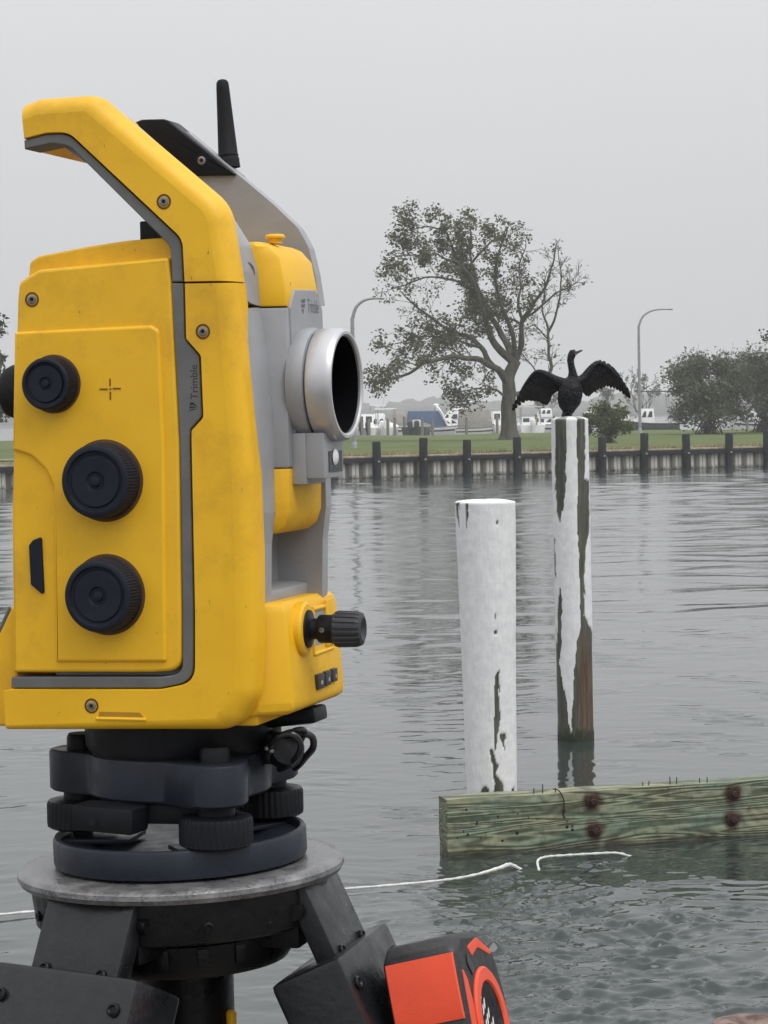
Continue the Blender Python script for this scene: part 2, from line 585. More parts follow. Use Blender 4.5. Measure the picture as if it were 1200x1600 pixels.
def lawn_material():
    m = bpy.data.materials.new('mown_grass')
    m.use_nodes = True
    t = m.node_tree
    b = t.nodes['Principled BSDF']
    b.inputs['Roughness'].default_value = 0.9
    b.inputs['Specular IOR Level'].default_value = 0.15
    tx = t.nodes.new('ShaderNodeTexCoord')
    mp = t.nodes.new('ShaderNodeMapping')
    mp.inputs['Rotation'].default_value = (0, 0, -math.atan2(BD.y, BD.x))
    t.links.new(tx.outputs['Object'], mp.inputs['Vector'])
    n = N(t, 'ShaderNodeTexNoise', Scale=0.35, Detail=7.0, Roughness=0.65)
    t.links.new(mp.outputs['Vector'], n.inputs['Vector'])
    c = ramp(t, n.outputs['Fac'], 0.35, (0.075, 0.10, 0.032), 0.68, (0.125, 0.15, 0.05))
    # worn, straw-coloured turf in a ragged strip along the bulkhead
    sep = t.nodes.new('ShaderNodeSeparateXYZ')
    t.links.new(mp.outputs['Vector'], sep.inputs['Vector'])
    d0 = Matrix.Rotation(-math.atan2(BD.y, BD.x), 3, 'Z') @ B0
    n2 = N(t, 'ShaderNodeTexNoise', Scale=0.5, Detail=5.0, Roughness=0.7)
    t.links.new(mp.outputs['Vector'], n2.inputs['Vector'])
    ad = t.nodes.new('ShaderNodeMath'); ad.operation = 'MULTIPLY_ADD'
    ad.inputs[1].default_value = -26.0
    t.links.new(n2.outputs['Fac'], ad.inputs[0])
    t.links.new(sep.outputs['Y'], ad.inputs[2])
    mr = t.nodes.new('ShaderNodeMapRange')
    mr.inputs['From Min'].default_value = d0.y - 13 + 3
    mr.inputs['From Max'].default_value = d0.y - 13 + 11
    mr.inputs['To Min'].default_value = 1
    mr.inputs['To Max'].default_value = 0
    t.links.new(ad.outputs[0], mr.inputs['Value'])
    n3 = N(t, 'ShaderNodeTexNoise', Scale=2.0, Detail=6.0, Roughness=0.7)
    t.links.new(mp.outputs['Vector'], n3.inputs['Vector'])
    straw = ramp(t, n3.outputs['Fac'], 0.35, (0.14, 0.115, 0.055), 0.65, (0.23, 0.17, 0.095))
    c = mixc(t, mr.outputs['Result'], c, straw)
    t.links.new(c, b.inputs['Base Color'])
    bp = N(t, 'ShaderNodeBump', Strength=0.6, Distance=0.08)
    n4 = N(t, 'ShaderNodeTexNoise', Scale=5.0, Detail=5.0)
    t.links.new(mp.outputs['Vector'], n4.inputs['Vector'])
    t.links.new(n4.outputs['Fac'], bp.inputs['Height'])
    t.links.new(bp.outputs['Normal'], b.inputs['Normal'])
    return m

def make_lawn():
    # gently uneven turf; the far edge falls away to the marina basin
    nt_, no_ = 160, 40
    vs, fs = [], []
    for i in range(nt_ + 1):
        t = -60 + 150 * i / nt_
        base = bank(t, 0.12)
        far = 205 + 4 * math.sin(t * 0.11) - 0.35 * max(0, t)
        depth = max(6, (far - base.y) / BN.y)
        for j in range(no_ + 1):
            f = (j / no_) ** 1.3
            p = bank(t, 0.12 + depth * f)
            z = LAWN_Z + 0.10 * noise.noise(Vector((p.x * 0.12, p.y * 0.06, 1.0))) * min(1, 4 * f)
            if j == no_:
                z = -0.5
            vs.append((p.x, p.y, z))
    for i in range(nt_):
        for j in range(no_):
            a = i * (no_ + 1) + j
            fs.append((a, a + no_ + 1, a + no_ + 2, a + 1))
    o = MB().add(vs, fs).build('lawn', lawn_material(), angle=60)
    struct(o)
    # a narrow concrete path crossing the grass behind the bulkhead
    vs, fs = [], []
    for i in range(41):
        t = -45 + 47 * i / 40
        for off in (9.2, 10.6):
            p = bank(t, off + 0.03 * t)
            z = LAWN_Z + 0.10 * noise.noise(Vector((p.x * 0.12, p.y * 0.06, 1.0))) * min(1, 4 * ((off - .12) / 110) ** (1 / 1.0)) + 0.035
            vs.append((p.x, p.y, z + 0.05))
    for i in range(40):
        fs.append((2 * i, 2 * i + 2, 2 * i + 3, 2 * i + 1))
    m = mat('pale_concrete', (0.24, 0.235, 0.22), 0.85, 0, 0.15, 3, 0.004, 40)
    struct(MB().add(vs, fs).build('path', m))

make_lawn()

def sheet_pile_material():
    m = bpy.data.materials.new('weathered_sheet_pile')
    m.use_nodes = True
    t = m.node_tree
    b = t.nodes['Principled BSDF']
    b.inputs['Roughness'].default_value = 0.75
    tx = t.nodes.new('ShaderNodeTexCoord')
    geo = t.nodes.new('ShaderNodeNewGeometry')
    mp = t.nodes.new('ShaderNodeMapping')
    mp.inputs['Scale'].default_value = (5, 5, 0.5)
    t.links.new(geo.outputs['Position'], mp.inputs['Vector'])
    n = N(t, 'ShaderNodeTexNoise', Scale=1.0, Detail=6.0, Roughness=0.7)
    t.links.new(mp.outputs['Vector'], n.inputs['Vector'])
    c = ramp(t, n.outputs['Fac'], 0.3, (0.42, 0.405, 0.37), 0.7, (0.62, 0.605, 0.56))
    sep = t.nodes.new('ShaderNodeSeparateXYZ')
    t.links.new(geo.outputs['Position'], sep.inputs['Vector'])
    a = t.nodes.new('ShaderNodeMath'); a.operation = 'MULTIPLY_ADD'
    a.inputs[1].default_value = -0.35
    t.links.new(n.outputs['Fac'], a.inputs[0])
    t.links.new(sep.outputs['Z'], a.inputs[2])
    mr = t.nodes.new('ShaderNodeMapRange')
    mr.inputs['From Min'].default_value = -0.20
    mr.inputs['From Max'].default_value = -0.04
    mr.inputs['To Min'].default_value = 1
    mr.inputs['To Max'].default_value = 0
    t.links.new(a.outputs[0], mr.inputs['Value'])
    c = mixc(t, mr.outputs['Result'], c, (0.035, 0.035, 0.025))      # tide line of weed
    t.links.new(c, b.inputs['Base Color'])
    return m

def make_bulkhead():
    root = empty('bulkhead', bank(0), 'long corrugated sheet pile bulkhead with black posts across the water', 'bulkhead')
    sp = sheet_pile_material()
    trough = mat('shaded_sheet_pile_trough', (0.20, 0.185, 0.155), 0.85, 0, 0.4, 2, 0.004, 20)  # shade painted into the colour of the set-back pans and centre groove
    blk = mat('creosote_timber', (0.010, 0.011, 0.014), 0.75, 0, 0.35, 6, 0.006, 30, stretch=(1, 1, 0.2))
    grime = mat('black_wale_timber', (0.012, 0.012, 0.014), 0.8, 0, 0.4, 4, 0.005, 30)
    tan = mat('pale_timber_cap', (0.30, 0.26, 0.20), 0.8, 0, 0.3, 3, 0.004, 30)
    ry = math.atan2(BD.y, BD.x)
    per = 0.56
    # one corrugation: a flat pan set back, two slanted webs, a proud flange with a centre groove
    prof = [(0.0, 0.0), (0.17, 0.0), (0.22, -0.17), (0.33, -0.17), (0.345, -0.155), (0.375, -0.155), (0.39, -0.17), (0.50, -0.17), (0.55, 0.0), (per, 0.0)]
    mb = MB()
    vs = []
    for (x, y) in prof:
        vs += [(x, y, -0.8), (x, y, 0.70)]
    fs = [(2 * i, 2 * i + 2, 2 * i + 3, 2 * i + 1) for i in range(len(prof) - 1)]
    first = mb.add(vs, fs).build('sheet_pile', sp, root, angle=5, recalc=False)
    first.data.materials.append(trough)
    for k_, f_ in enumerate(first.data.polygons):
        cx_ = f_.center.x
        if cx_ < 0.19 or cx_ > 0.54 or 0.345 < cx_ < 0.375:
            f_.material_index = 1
    n0, n1 = -64, 92
    k = 0
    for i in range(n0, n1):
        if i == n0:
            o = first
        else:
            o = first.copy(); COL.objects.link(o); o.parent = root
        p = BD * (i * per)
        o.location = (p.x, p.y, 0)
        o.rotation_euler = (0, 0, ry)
    # posts at the spacing the far bank shows
    px = [582, 654, 722, 801, 871, 933, 998, 1065, 1130, 1190]
    ts = []
    for x in px:
        kk = (x - 600) / FPX + 0.0006
        ts.append((kk * B0.y - B0.x) / (BD.x - kk * BD.y))
    t = ts[0]
    while t > -34:
        t -= 1.93; ts.append(t)
    t = max(ts)
    while t < 48:
        t += 1.93; ts.append(t)
    pf = None
    for j, t in enumerate(sorted(ts)):
        q = BD * t - BN * 0.36
        hz = 1.40 + 0.06 * math.sin(j * 2.4)
        if pf is None:
            pm = MB()
            pr = [(0.150, -1.5), (0.150, 0.9), (0.152, 1.34), (0.135, 1.40)]
            pm.lathe(pr, n=10)
            pf = pm.build('post', blk, root)
            bf = MB().lathe([(0.045, 0), (0.045, 0.03), (0.02, 0.045)], n=8, org=(0, -0.15, 0.62), ax=(0, -1, 0)).build('bolt', STEEL, pf)
            o = pf
        else:
            o = pf.copy(); COL.objects.link(o); o.parent = root
            b2 = bf.copy(); COL.objects.link(b2); b2.parent = o
        o.location = (q.x, q.y, 0)
        o.rotation_euler = (0.022 * math.sin(j * 1.7), 0.020 * math.cos(j * 2.9), ry)
        o.scale = (1.06, 1.06, hz / 1.40)
    # wale in front and cap on top, laid in lengths
    Mx = Matrix.Rotation(ry, 3, 'Z')
    L = 3.86
    for i in range(-9, 13):
        c = BD * (i * L + L / 2)
        w = MB().box((0, 0, 0), (L - 0.02, 0.14, 0.17)).build('wale', grime, root, bevel=0.012)
        p = c - BN * 0.27
        w.location = (p.x, p.y, 0.665); w.rotation_euler = (0, 0, ry)
        cp = MB().box((0, 0, 0), (L - 0.012, 0.40, 0.06)).build('cap', tan, root, bevel=0.01)
        p = c - BN * 0.06
        cp.location = (p.x, p.y, 0.79 + 0.006 * math.sin(i * 3.1)); cp.rotation_euler = (0, 0, ry)

make_bulkhead()

def ragged_grass():
    r = random.Random(31)
    mb = MB()
    for i in range(7000):
        t = r.uniform(-16, 32)
        off = 0.22 + abs(r.gauss(0, 0.8)) if i % 3 else 0.2 + r.random() * 9
        p = bank(t, off, LAWN_Z + 0.02)
        if noise.noise(Vector((t * 0.7, off * 0.4, 3))) < -0.05:
            continue
        h = r.uniform(0.05, 0.16) * (1.3 if off < 0.7 else 0.8)
        a = r.uniform(0, 6.28)
        d = Vector((math.cos(a), math.sin(a), 0)) * 0.014
        l = Vector((r.gauss(0, .04), r.gauss(0, .04), h))
        mb.add([p - d, p + d, p + l], [(0, 1, 2)])
    m = mat('ragged_grass_blades', (0.10, 0.12, 0.04), 0.8, 0, 0.3, 0.8, col2=(0.22, 0.19, 0.09))
    o = mb.build('grass', m, recalc=False, smooth=False)
    o['kind'] = 'stuff'
    tag(o, 'ragged uncut grass along the far bulkhead edge', 'grass')
ragged_grass()

# ------------------------------------------------------------------ far shore beyond the marina
def far_wood():
    prof = [(-150, 612), (0, 612), (300, 620), (480, 622), (556, 628), (575, 631), (592, 641), (606, 632), (640, 625), (700, 623), (760, 628), (820, 634), (880, 630), (930, 622), (1000, 616), (1080, 612), (1180, 606), (1350, 604)]
    ico = bmesh.new()
    bmesh.ops.create_icosphere(ico, subdivisions=2, radius=1)
    base = [v.co.copy() for v in ico.verts]
    faces = [tuple(v.index for v in f.verts) for f in ico.faces]
    ico.free()
    mb = MB()
    r = random.Random(5)
    x = -150
    while x < 1350:
        for i in range(len(prof) - 1):
            if prof[i][0] <= x <= prof[i + 1][0]:
                f = (x - prof[i][0]) / (prof[i + 1][0] - prof[i][0])
                y = prof[i][1] + f * (prof[i + 1][1] - prof[i][1])
        for row in range(3):
            Y = 1250 + row * 40 + r.uniform(-14, 14)
            top = at(x, y + r.uniform(-2, 4) + (2 - row) * 2.5, Y)
            h = max(2.5, top.z)
            w = r.uniform(5.5, 12)
            sd_ = r.uniform(0, 50)
            vs = []
            for p in base:
                k = 1 + 0.42 * noise.noise(p * 1.7 + Vector((sd_, 0, 0))) + 0.2 * noise.noise(p * 4.1 + Vector((0, sd_, 0)))
                q = Vector((p.x * w * k, p.y * w * k, h * 0.5 + p.z * h * 0.52 * k))
                vs.append(q + Vector((top.x, Y, 0)))
            mb.add(vs, faces)
        x += r.uniform(9, 17)
    m = mat('far_autumn_trees', (0.05, 0.05, 0.035), 0.9, 0, 0.3, 0.25, 0.6, 1.2, col2=(0.085, 0.075, 0.05))
    o = mb.build('far_wood', m, angle=180)
    o['kind'] = 'stuff'
    tag(o, 'faint grey wooded shore fading into the mist behind the boats', 'woods')
    struct(MB().add([(-1400, 1210, 0.3), (1400, 1210, 0.3), (1400, 1590, 1.2), (-1400, 1590, 1.2), (-1400, 1210, -0.5), (1400, 1210, -0.5)], [(0, 1, 2, 3), (4, 5, 1, 0)]).build('far_shore', mat('dull_shore_turf', (0.07, 0.075, 0.04), 0.9, 0, 0.3, 0.05)))

far_wood()

def dock():
    """the timber deck the tripod and the photographer stand on, just below the picture"""
    m = mat('wet_deck_timber', (0.17, 0.145, 0.115), 0.55, 0, 0.3, 9, 0.002, 60, stretch=(0.15, 2, 1), rvar=0.15)
    base = MB().box((0, 0.15, 0.50), (9, 4.0, 0.10)).build('dock_deck', m)
    struct(base)
    first = None
    for i in range(26):
        y = -1.78 + i * 0.15
        if first is None:
            o = first = MB().box((0, 0, 0), (9.02, 0.138, 0.045)).build('plank', m, base, bevel=0.004)
        else:
            o = first.copy(); COL.objects.link(o); o.parent = base
        o.location = (0.03 * math.sin(i * 2.2), y, 0.5745)
dock()
DECK_Z = 0.597

# ================================================================== TREES AND SHRUBS
def leaf_material(name, c1, c2):
    m = bpy.data.materials.new(name)
    m.use_nodes = True
    t = m.node_tree
    b = t.nodes['Principled BSDF']
    geo = t.nodes.new('ShaderNodeNewGeometry')
    c = ramp(t, geo.outputs['Random Per Island'], 0.0, c1, 1.0, c2)
    n = N(t, 'ShaderNodeTexNoise', Scale=0.6, Detail=3.0)
    tx = t.nodes.new('ShaderNodeTexCoord')
    t.links.new(tx.outputs['Object'], n.inputs['Vector'])
    k = ramp(t, n.outputs['Fac'], 0.3, (0.7, 0.7, 0.7), 0.7, (1.2, 1.2, 1.2))
    c = mixc(t, 1.0, c, k, 'MULTIPLY')
    t.links.new(c, b.inputs['Base Color'])
    b.inputs['Roughness'].default_value = 0.6
    b.inputs['Specular IOR Level'].default_value = 0.3
    tr = t.nodes.new('ShaderNodeBsdfTranslucent')
    t.links.new(c, tr.inputs['Color'])
    ms = t.nodes.new('ShaderNodeMixShader')
    ms.inputs[0].default_value = 0.25
    out = t.nodes['Material Output']
    t.links.new(b.outputs[0], ms.inputs[1])
    t.links.new(tr.outputs[0], ms.inputs[2])
    t.links.new(ms.outputs[0], out.inputs['Surface'])
    return m

BARK = mat('grey_brown_bark', (0.035, 0.030, 0.023), 0.9, 0, 0.35, 3.5, 0.05, 9, stretch=(1, 1, 0.25), col2=(0.10, 0.092, 0.072))
BARKD = mat('dark_bark', (0.05, 0.042, 0.035), 0.9, 0, 0.3, 3)

def leaf(mb, p, size, r, droop=0.0, wind=None):
    """a small folded leaf spray of two triangles pairs"""
    d = Vector((r.gauss(0, 1), r.gauss(0, 1), r.gauss(0, 0.7) - droop))
    if wind is not None:
        d += wind
    d.normalize()
    a = d.orthogonal().normalized()
    a = Matrix.Rotation(r.uniform(0, 6.28), 3, d) @ a
    n = d.cross(a)
    w = size * r.uniform(0.22, 0.38)
    L = size * r.uniform(0.7, 1.3)
    p = Vector(p)
    mb.add([p, p + d * L * 0.45 + a * w + n * w * 0.3, p + d * L, p + d * L * 0.45 - a * w + n * w * 0.3],
           [(0, 1, 2), (0, 2, 3)])

def grow(tubes, tips, p, d, length, rad, depth, r, up=0.15, spread=0.6, shape=None):
    """recursive twigs from a start point"""
    n = 4
    pts, rr = [Vector(p)], [rad]
    d = Vector(d).normalized()
    for i in range(n):
        d = (d + Vector((r.gauss(0, .16), r.gauss(0, .16), r.gauss(0, .14) + up * 0.25))).normalized()
        pts.append(pts[-1] + d * (length / n))
        rr.append(rad * (1 - 0.62 * (i + 1) / n))
    tubes.append((pts, rr, depth))
    if depth <= 0:
        tips.append((pts, d))
        return
    for k in range(r.choice((2, 3, 3))):
        i = r.choice((2, 3, 4)) if k else 4
        a = d.orthogonal().normalized()
        a = Matrix.Rotation(r.uniform(0, 6.28), 3, d) @ a
        nd = (d + a * spread * r.uniform(0.6, 1.3)).normalized()
        grow(tubes, tips, pts[i], nd, length * r.uniform(0.55, 0.78), rr[i] * 0.75, depth - 1, r, up, spread)

def big_tree():
    Y0 = 139.8
    base = at(795, 688, Y0); base.z = LAWN_Z - 0.05
    r = random.Random(21)
    root = empty('shade_tree', base, 'tall half-bare tree with dark leaves left and twigs right, on the lawn', 'tree')
    def pt(x, y, dy=0.0):
        return at(x, y, Y0) + Vector((0, dy, 0)) - base
    s = Y0 / FPX
    # main limbs as the photograph shows them: (points px, radius px start, radius px end, depth drift)
    limbs = [
        ([(796, 690, 0), (795, 660, 0), (794, 620, 0), (797, 580, 0), (806, 556, 0)], 15, 9, 1.0),
        ([(797, 600, 0), (782, 578, -.6), (755, 562, -1.5), (725, 553, -2.4), (690, 553, -3), (655, 566, -3.6), (625, 580, -4), (598, 592, -4.2)], 7, 1.5, 0.9),
        ([(795, 585, 0), (770, 566, .5), (752, 535, 1), (735, 520, 1.6), (705, 508, 2.2), (680, 490, 2.8), (655, 470, 3), (632, 452, 3.4)], 6, 1.3, 0.9),
        ([(803, 560, 0), (782, 545, -.5), (765, 520, -1), (755, 488, -1.6), (745, 455, -2), (728, 420, -2.4), (705, 385, -2.6), (690, 352, -2.7)], 7.5, 1.5, 1),
        ([(806, 556, 0), (792, 530, 1), (778, 500, 2), (762, 468, 2.6), (748, 430, 3), (738, 392, 3.4), (735, 345, 3.4)], 7, 1.5, 1),
        ([(806, 556, 0), (800, 520, -1), (786, 485, -2), (775, 450, -2.8), (772, 410, -3.2), (780, 370, -3.6)], 5, 1.2, 1),
        ([(806, 557, 0), (814, 535, .4), (816, 500, 1), (806, 488, 1.6), (785, 487, 2), (765, 470, 2.6)], 4, 1.0, 0.8),
        ([(806, 557, 0), (815, 535, -.3), (817, 495, -1), (832, 470, -1.6), (846, 448, -2), (858, 415, -2.3), (868, 378, -2.4)], 5.5, 1.0, 0.35),
        ([(817, 495, -1), (812, 465, -.5), (812, 435, 0), (815, 400, .4), (822, 372, .8)], 3, 0.9, 0.35),
        ([(797, 612, 0), (830, 605, 1), (850, 590, 1.6), (866, 570, 2), (865, 545, 2.3), (864, 508, 2.6), (856, 480, 2.8), (856, 450, 3), (860, 420, 3)], 4.5, 0.9, 0.12),
        ([(864, 508, 2.6), (873, 485, 2.4), (882, 450, 2.2), (884, 410, 2), (880, 385, 2)], 2.4, 0.8, 0.1),
        ([(817, 495, -1), (845, 470, -1.2), (868, 450, -1.4), (888, 440, -1.6), (903, 432, -1.6)], 2.4, 0.7, 0.1),
        ([(793, 622, 0), (775, 608, -.8), (752, 604, -1.2), (728, 606, -1.6)], 2.6, 0.9, 1.0),
        ([(850, 590, 1.6), (835, 570, 1.2), (822, 552, 1), (815, 540, .8)], 1.6, 0.6, 0.05),
        ([(864, 520, 2.6), (850, 505, 3), (838, 500, 3), (826, 512, 3)], 1.4, 0.5, 0.05),
        ([(752, 535, 1), (720, 525, .5), (690, 520, 0), (655, 520, -.6), (615, 530, -1)], 2.6, 0.8, 1.0),
        ([(728, 420, -2.4), (700, 400, -3.4), (668, 392, -4), (630, 395, -4.2)], 2.6, 0.8, 1.0),
        ([(745, 455, -2), (715, 432, -1), (680, 420, 0), (640, 425, .5), (612, 435, .6)], 2.6, 0.8, .8),
        ([(738, 392, 3.4), (760, 365, 3.6), (785, 352, 3.6), (815, 365, 3.6)], 2.4, 0.8, .7),
        ([(690, 352, -2.7), (665, 345, -3), (640, 350, -3)], 1.8, 0.7, 1.0),
    ]
    tr = MB()
    tubes, tips = [], []
    for pts, r0, r1, leafy in limbs:
        P = curve([pt(*q) for q in pts], 4)
        n = len(P)
        R = [(r0 + (r1 - r0) * (i / (n - 1)) ** 0.8) * s for i in range(n)]
        if r0 > 14:
            R[0] *= 1.7; R[1] *= 1.35; R[2] *= 1.15
        jit = [Vector((noise.noise(p * 0.9 + Vector((3, 0, 0))), noise.noise(p * 0.9 + Vector((0, 9, 0))), noise.noise(p * 0.9 + Vector((0, 0, 5))))) * 0.16 for p in P]
        P = [p + (j if 0 < i else Vector((0, 0, 0))) for i, (p, j) in enumerate(zip(P, jit))]
        tr.tube(P, R, n=10 if r0 > 6 else 7)
        if r0 > 14:
            continue
        # side branches
        start = int(n * 0.34)
        m = int((n - start) * (0.95 if leafy > 0.3 else 1.1))
        for k in range(m):
            i = start + int((n - 1 - start) * (k + r.random()) / max(1, m))
            i = min(n - 2, i)
            d = (P[i + 1] - P[i]).normalized()
            a = Matrix.Rotation(r.uniform(0, 6.28), 3, d) @ d.orthogonal().normalized()
            nd = (d * 0.7 + a * 0.9 + Vector((-0.12, 0, 0.18))).normalized()
            tt = []
            grow(tubes, tt, P[i], nd, r.uniform(0.55, 1.15) if leafy > 0.4 else r.uniform(0.35, 0.75), max(0.02, R[i] * 0.40), 2, r, 0.10, 0.75)
            tips += [(q, dd, leafy) for q, dd in tt]
        tt = []
        grow(tubes, tt, P[-1], (P[-1] - P[-2]), 0.8 if leafy > 0.4 else 0.4, R[-1], 2, r, 0.05, 0.75)
        tips += [(q, dd, leafy) for q, dd in tt]
    for pts, rr, dep in tubes:
        tr.tube(pts, [max(0.012, q) for q in rr], n=5 if dep > 0 else 3, cap=False)
    tk = tr.build('trunk', BARK, root, angle=70)
    lm = MB()
    wind = Vector((-0.7, 0, -0.1))
    for q, d, leafy in tips:
        # which side of the crown still carries leaves
        X = (q[-1].x + base.x) / Y0 * FPX + 600
        Yp = 650 - (q[-1].z + base.z - 2.3) / Y0 * FPX
        lf = leafy
        if X > 840:
            lf = min(lf, 0.03)
        elif X > 800:
            lf = min(lf, 0.30)
        elif X > 770:
            lf = min(lf, 0.7)
        if 425 < Yp < 500 and X < 730:
            lf *= 0.25
        for p in q[1:]:
            for _ in range(int(lf * 4.3 + r.random())):
                o = Vector((r.gauss(0, .20), r.gauss(0, .22), r.gauss(0, .17)))
                leaf(lm, p + o, r.uniform(0.12, 0.27), r, 0.25, wind)
    cr_ = lm.build('crown', leaf_material('dark_autumn_leaves', (0.040, 0.046, 0.022), (0.14, 0.14, 0.065)), root, recalc=False, smooth=False)
    cr_['kind'] = 'stuff'
    root.scale = (0.965, 0.965, 0.955)
    return root

big_tree()

def shrub(name, px, py, Y, wpx, hpx, label, cat, lm, n_leaf, seed, clumps=26, size=0.16, stem_w=0.09, open_=0.0, group=None, base_z=None):
    r = random.Random(seed)
    base = at(px, py, Y); base.z = LAWN_Z - 0.05 if base_z is None else base_z
    root = empty(name, base, label, cat, group=group)
    s = Y / FPX
    w, h = wpx * s * 0.5, hpx * s
    st = MB(); lv = MB()
    cl = []
    for i in range(clumps):
        th = r.uniform(0, 6.28)
        rad = math.sqrt(r.random())
        z = h * (0.22 + 0.72 * r.random())
        k = math.sqrt(max(0.08, 1 - ((z - h * 0.45) / (h * 0.58)) ** 2))
        c = Vector((math.cos(th) * rad * w * 0.85 * k, math.sin(th) * rad * w * 0.7 * k, z))
        cl.append((c, w * r.uniform(0.16, 0.34)))
        mid = Vector((c.x * 0.35, c.y * 0.35, c.z * 0.5)) + Vector((r.gauss(0, .1), r.gauss(0, .1), 0))
        st.tube(curve([(r.gauss(0, .12 * w), r.gauss(0, .1), 0), mid, c], 4), [stem_w * (1 - 0.1 * k2) for k2 in range(9)], n=5, cap=False)
        # twigs poking past the leaves give the ragged outline
        for _ in range(7):
            d = Vector((r.gauss(0, 1), r.gauss(0, 1), r.gauss(0.5, .7))).normalized()
            st.tube([c, c + d * cl[-1][1] * r.uniform(0.7, 1.5)], [stem_w * 0.18, 0.008], n=3, cap=False)
    for i in range(n_leaf):
        c, q = r.choice(cl)
        d = Vector((r.gauss(0, 1), r.gauss(0, 1), r.gauss(0, .8)))
        d = d.normalized() * (r.random() ** (0.42 + open_)) * q * r.uniform(0.8, 1.35)
        p = c + d
        if p.z < 0.1:
            p.z = 0.1 + r.random() * 0.3
        leaf(lv, p, size * r.uniform(0.6, 1.5), r, 0.1)
    st.build('trunk', BARKD, root, angle=70)
    c_ = lv.build('crown', lm, root, recalc=False, smooth=False)
    c_['kind'] = 'stuff'
    return root

LG = leaf_material('olive_shrub_leaves', (0.055, 0.065, 0.042), (0.17, 0.18, 0.12))
LG2 = leaf_material('bright_shrub_leaves', (0.045, 0.07, 0.020), (0.15, 0.17, 0.05))
LG3 = leaf_material('deep_green_leaves', (0.025, 0.040, 0.018), (0.07, 0.09, 0.035))
shrub('green_shrub', 950, 690, 117, 88, 62, 'low yellow-green shrub on the lawn just right of the bird', 'shrub', LG2, 5200, 3, 26, 0.13, 0.03)
shrub('grey_green_shrub', 1108, 679, 150, 178, 122, 'big rounded grey-green shrub beside the right lamp post', 'shrub', LG, 17000, 4, 60, 0.17, 0.04, open_=.25)
shrub('grey_green_shrub', 1196, 677, 156, 156, 128, 'tall grey-green shrub cut off by the right edge of the picture', 'shrub', LG, 14000, 8, 52, 0.17, 0.04, open_=.3)
shrub('roadside_tree', -30, 690, 128, 128, 215, 'leafy green tree at the left edge, behind the yellow instrument', 'tree', LG3, 11000, 5, 42, 0.22, 0.10, open_=.2)
shrub('roadside_tree', 1296, 676, 150, 235, 230, 'tall tree beyond the right edge, one twig reaching into view', 'tree', LG3, 9000, 15, 42, 0.22, 0.10, open_=.2)

def bare_tree(px, py, Y, hpx, label, seed):
    r = random.Random(seed)
    base = at(px, py, Y); base.z = 0.7
    root = empty('bare_tree', base, label, 'tree', group='bare trees beyond the marina')
    s = Y / FPX
    tubes, tips = [], []
    for k in range(3):
        grow(tubes, tips, (0, 0, 0), (r.gauss(0, .3), r.gauss(0, .3), 1), hpx * s * 0.45, 0.16, 4, r, 0.35, 0.55)
    tr = MB()
    for pts, rr, dep in tubes:
        tr.tube(pts, [max(0.025, q) for q in rr], n=5 if dep > 1 else 3, cap=False)
    tr.build('trunk', BARKD, root, angle=70)
    lv = MB()
    for q, d in tips:
        for p in q[1:]:
            leaf(lv, p, 0.35, r)
    c_ = lv.build('crown', LG, root, recalc=False, smooth=False)
    c_['kind'] = 'stuff'

bare_tree(1005, 668, 330, 75, 'thin misty tree behind the right lamp post', 2)
bare_tree(945, 668, 340, 66, 'thin misty tree just above the low yellow-green shrub', 6)
bare_tree(855, 668, 350, 46, 'thin misty tree between the big tree and the bird', 11)

# ------------------------------------------------------------------ lamp posts
def lamp_post(px, py, Y, hpx, armpx, label):
    base = at(px, py, Y); base.z = LAWN_Z - 0.02
    root = empty('lamp_post', base, label, 'lamp post', group='curved lamp posts on the lawn')
    s = Y / FPX
    h = at(px, py - hpx, Y).z - base.z
    a = armpx * s
    m = mat('galvanised_pole', (0.30, 0.31, 0.32), 0.5, 0.4, 0.1, 5)
    pts = [(0, 0, 0), (0, 0, h * 0.45), (0, 0, h * 0.82), (0.02 * a, 0, h * 0.88), (0.13 * a, 0, h * 0.945), (0.34 * a, 0, h * 0.985), (0.6 * a, 0, h), (0.86 * a, 0, h)]
    MB().tube(curve(pts, 5), [0.11 - 0.06 * i / 35 for i in range(36)], n=10).build('pole', m, root)
    MB().lathe([(0.2, 0), (0.2, 0.03), (0.14, 0.06), (0.13, 0.3), (0.115, 0.32)], n=14).build('base_flange', m, root)
    hd = MB()
    sec = [(0.84, .045, .04), (0.88, .12, .06), (0.94, .15, .07), (1.0, .10, .05), (1.02, .03, .02)]
    vs, fs = [], []
    for (x, w, t) in sec:
        for k in range(10):
            th = 2 * math.pi * k / 10
            vs.append((x * a, math.cos(th) * w, h + math.sin(th) * t))
    for i in range(len(sec) - 1):
        for k in range(10):
            fs.append((i * 10 + k, i * 10 + (k + 1) % 10, (i + 1) * 10 + (k + 1) % 10, (i + 1) * 10 + k))
    fs += [tuple(range(10)), tuple(40 + k for k in range(10))]
    hd.add(vs, fs).build('lamp_head', m, root)

lamp_post(554, 699, 111.4, 232, 50, 'curved grey lamp post on the lawn just right of the instrument lens')
lamp_post(1000, 674, 170, 190, 53, 'curved grey lamp post on the lawn right of the bird')

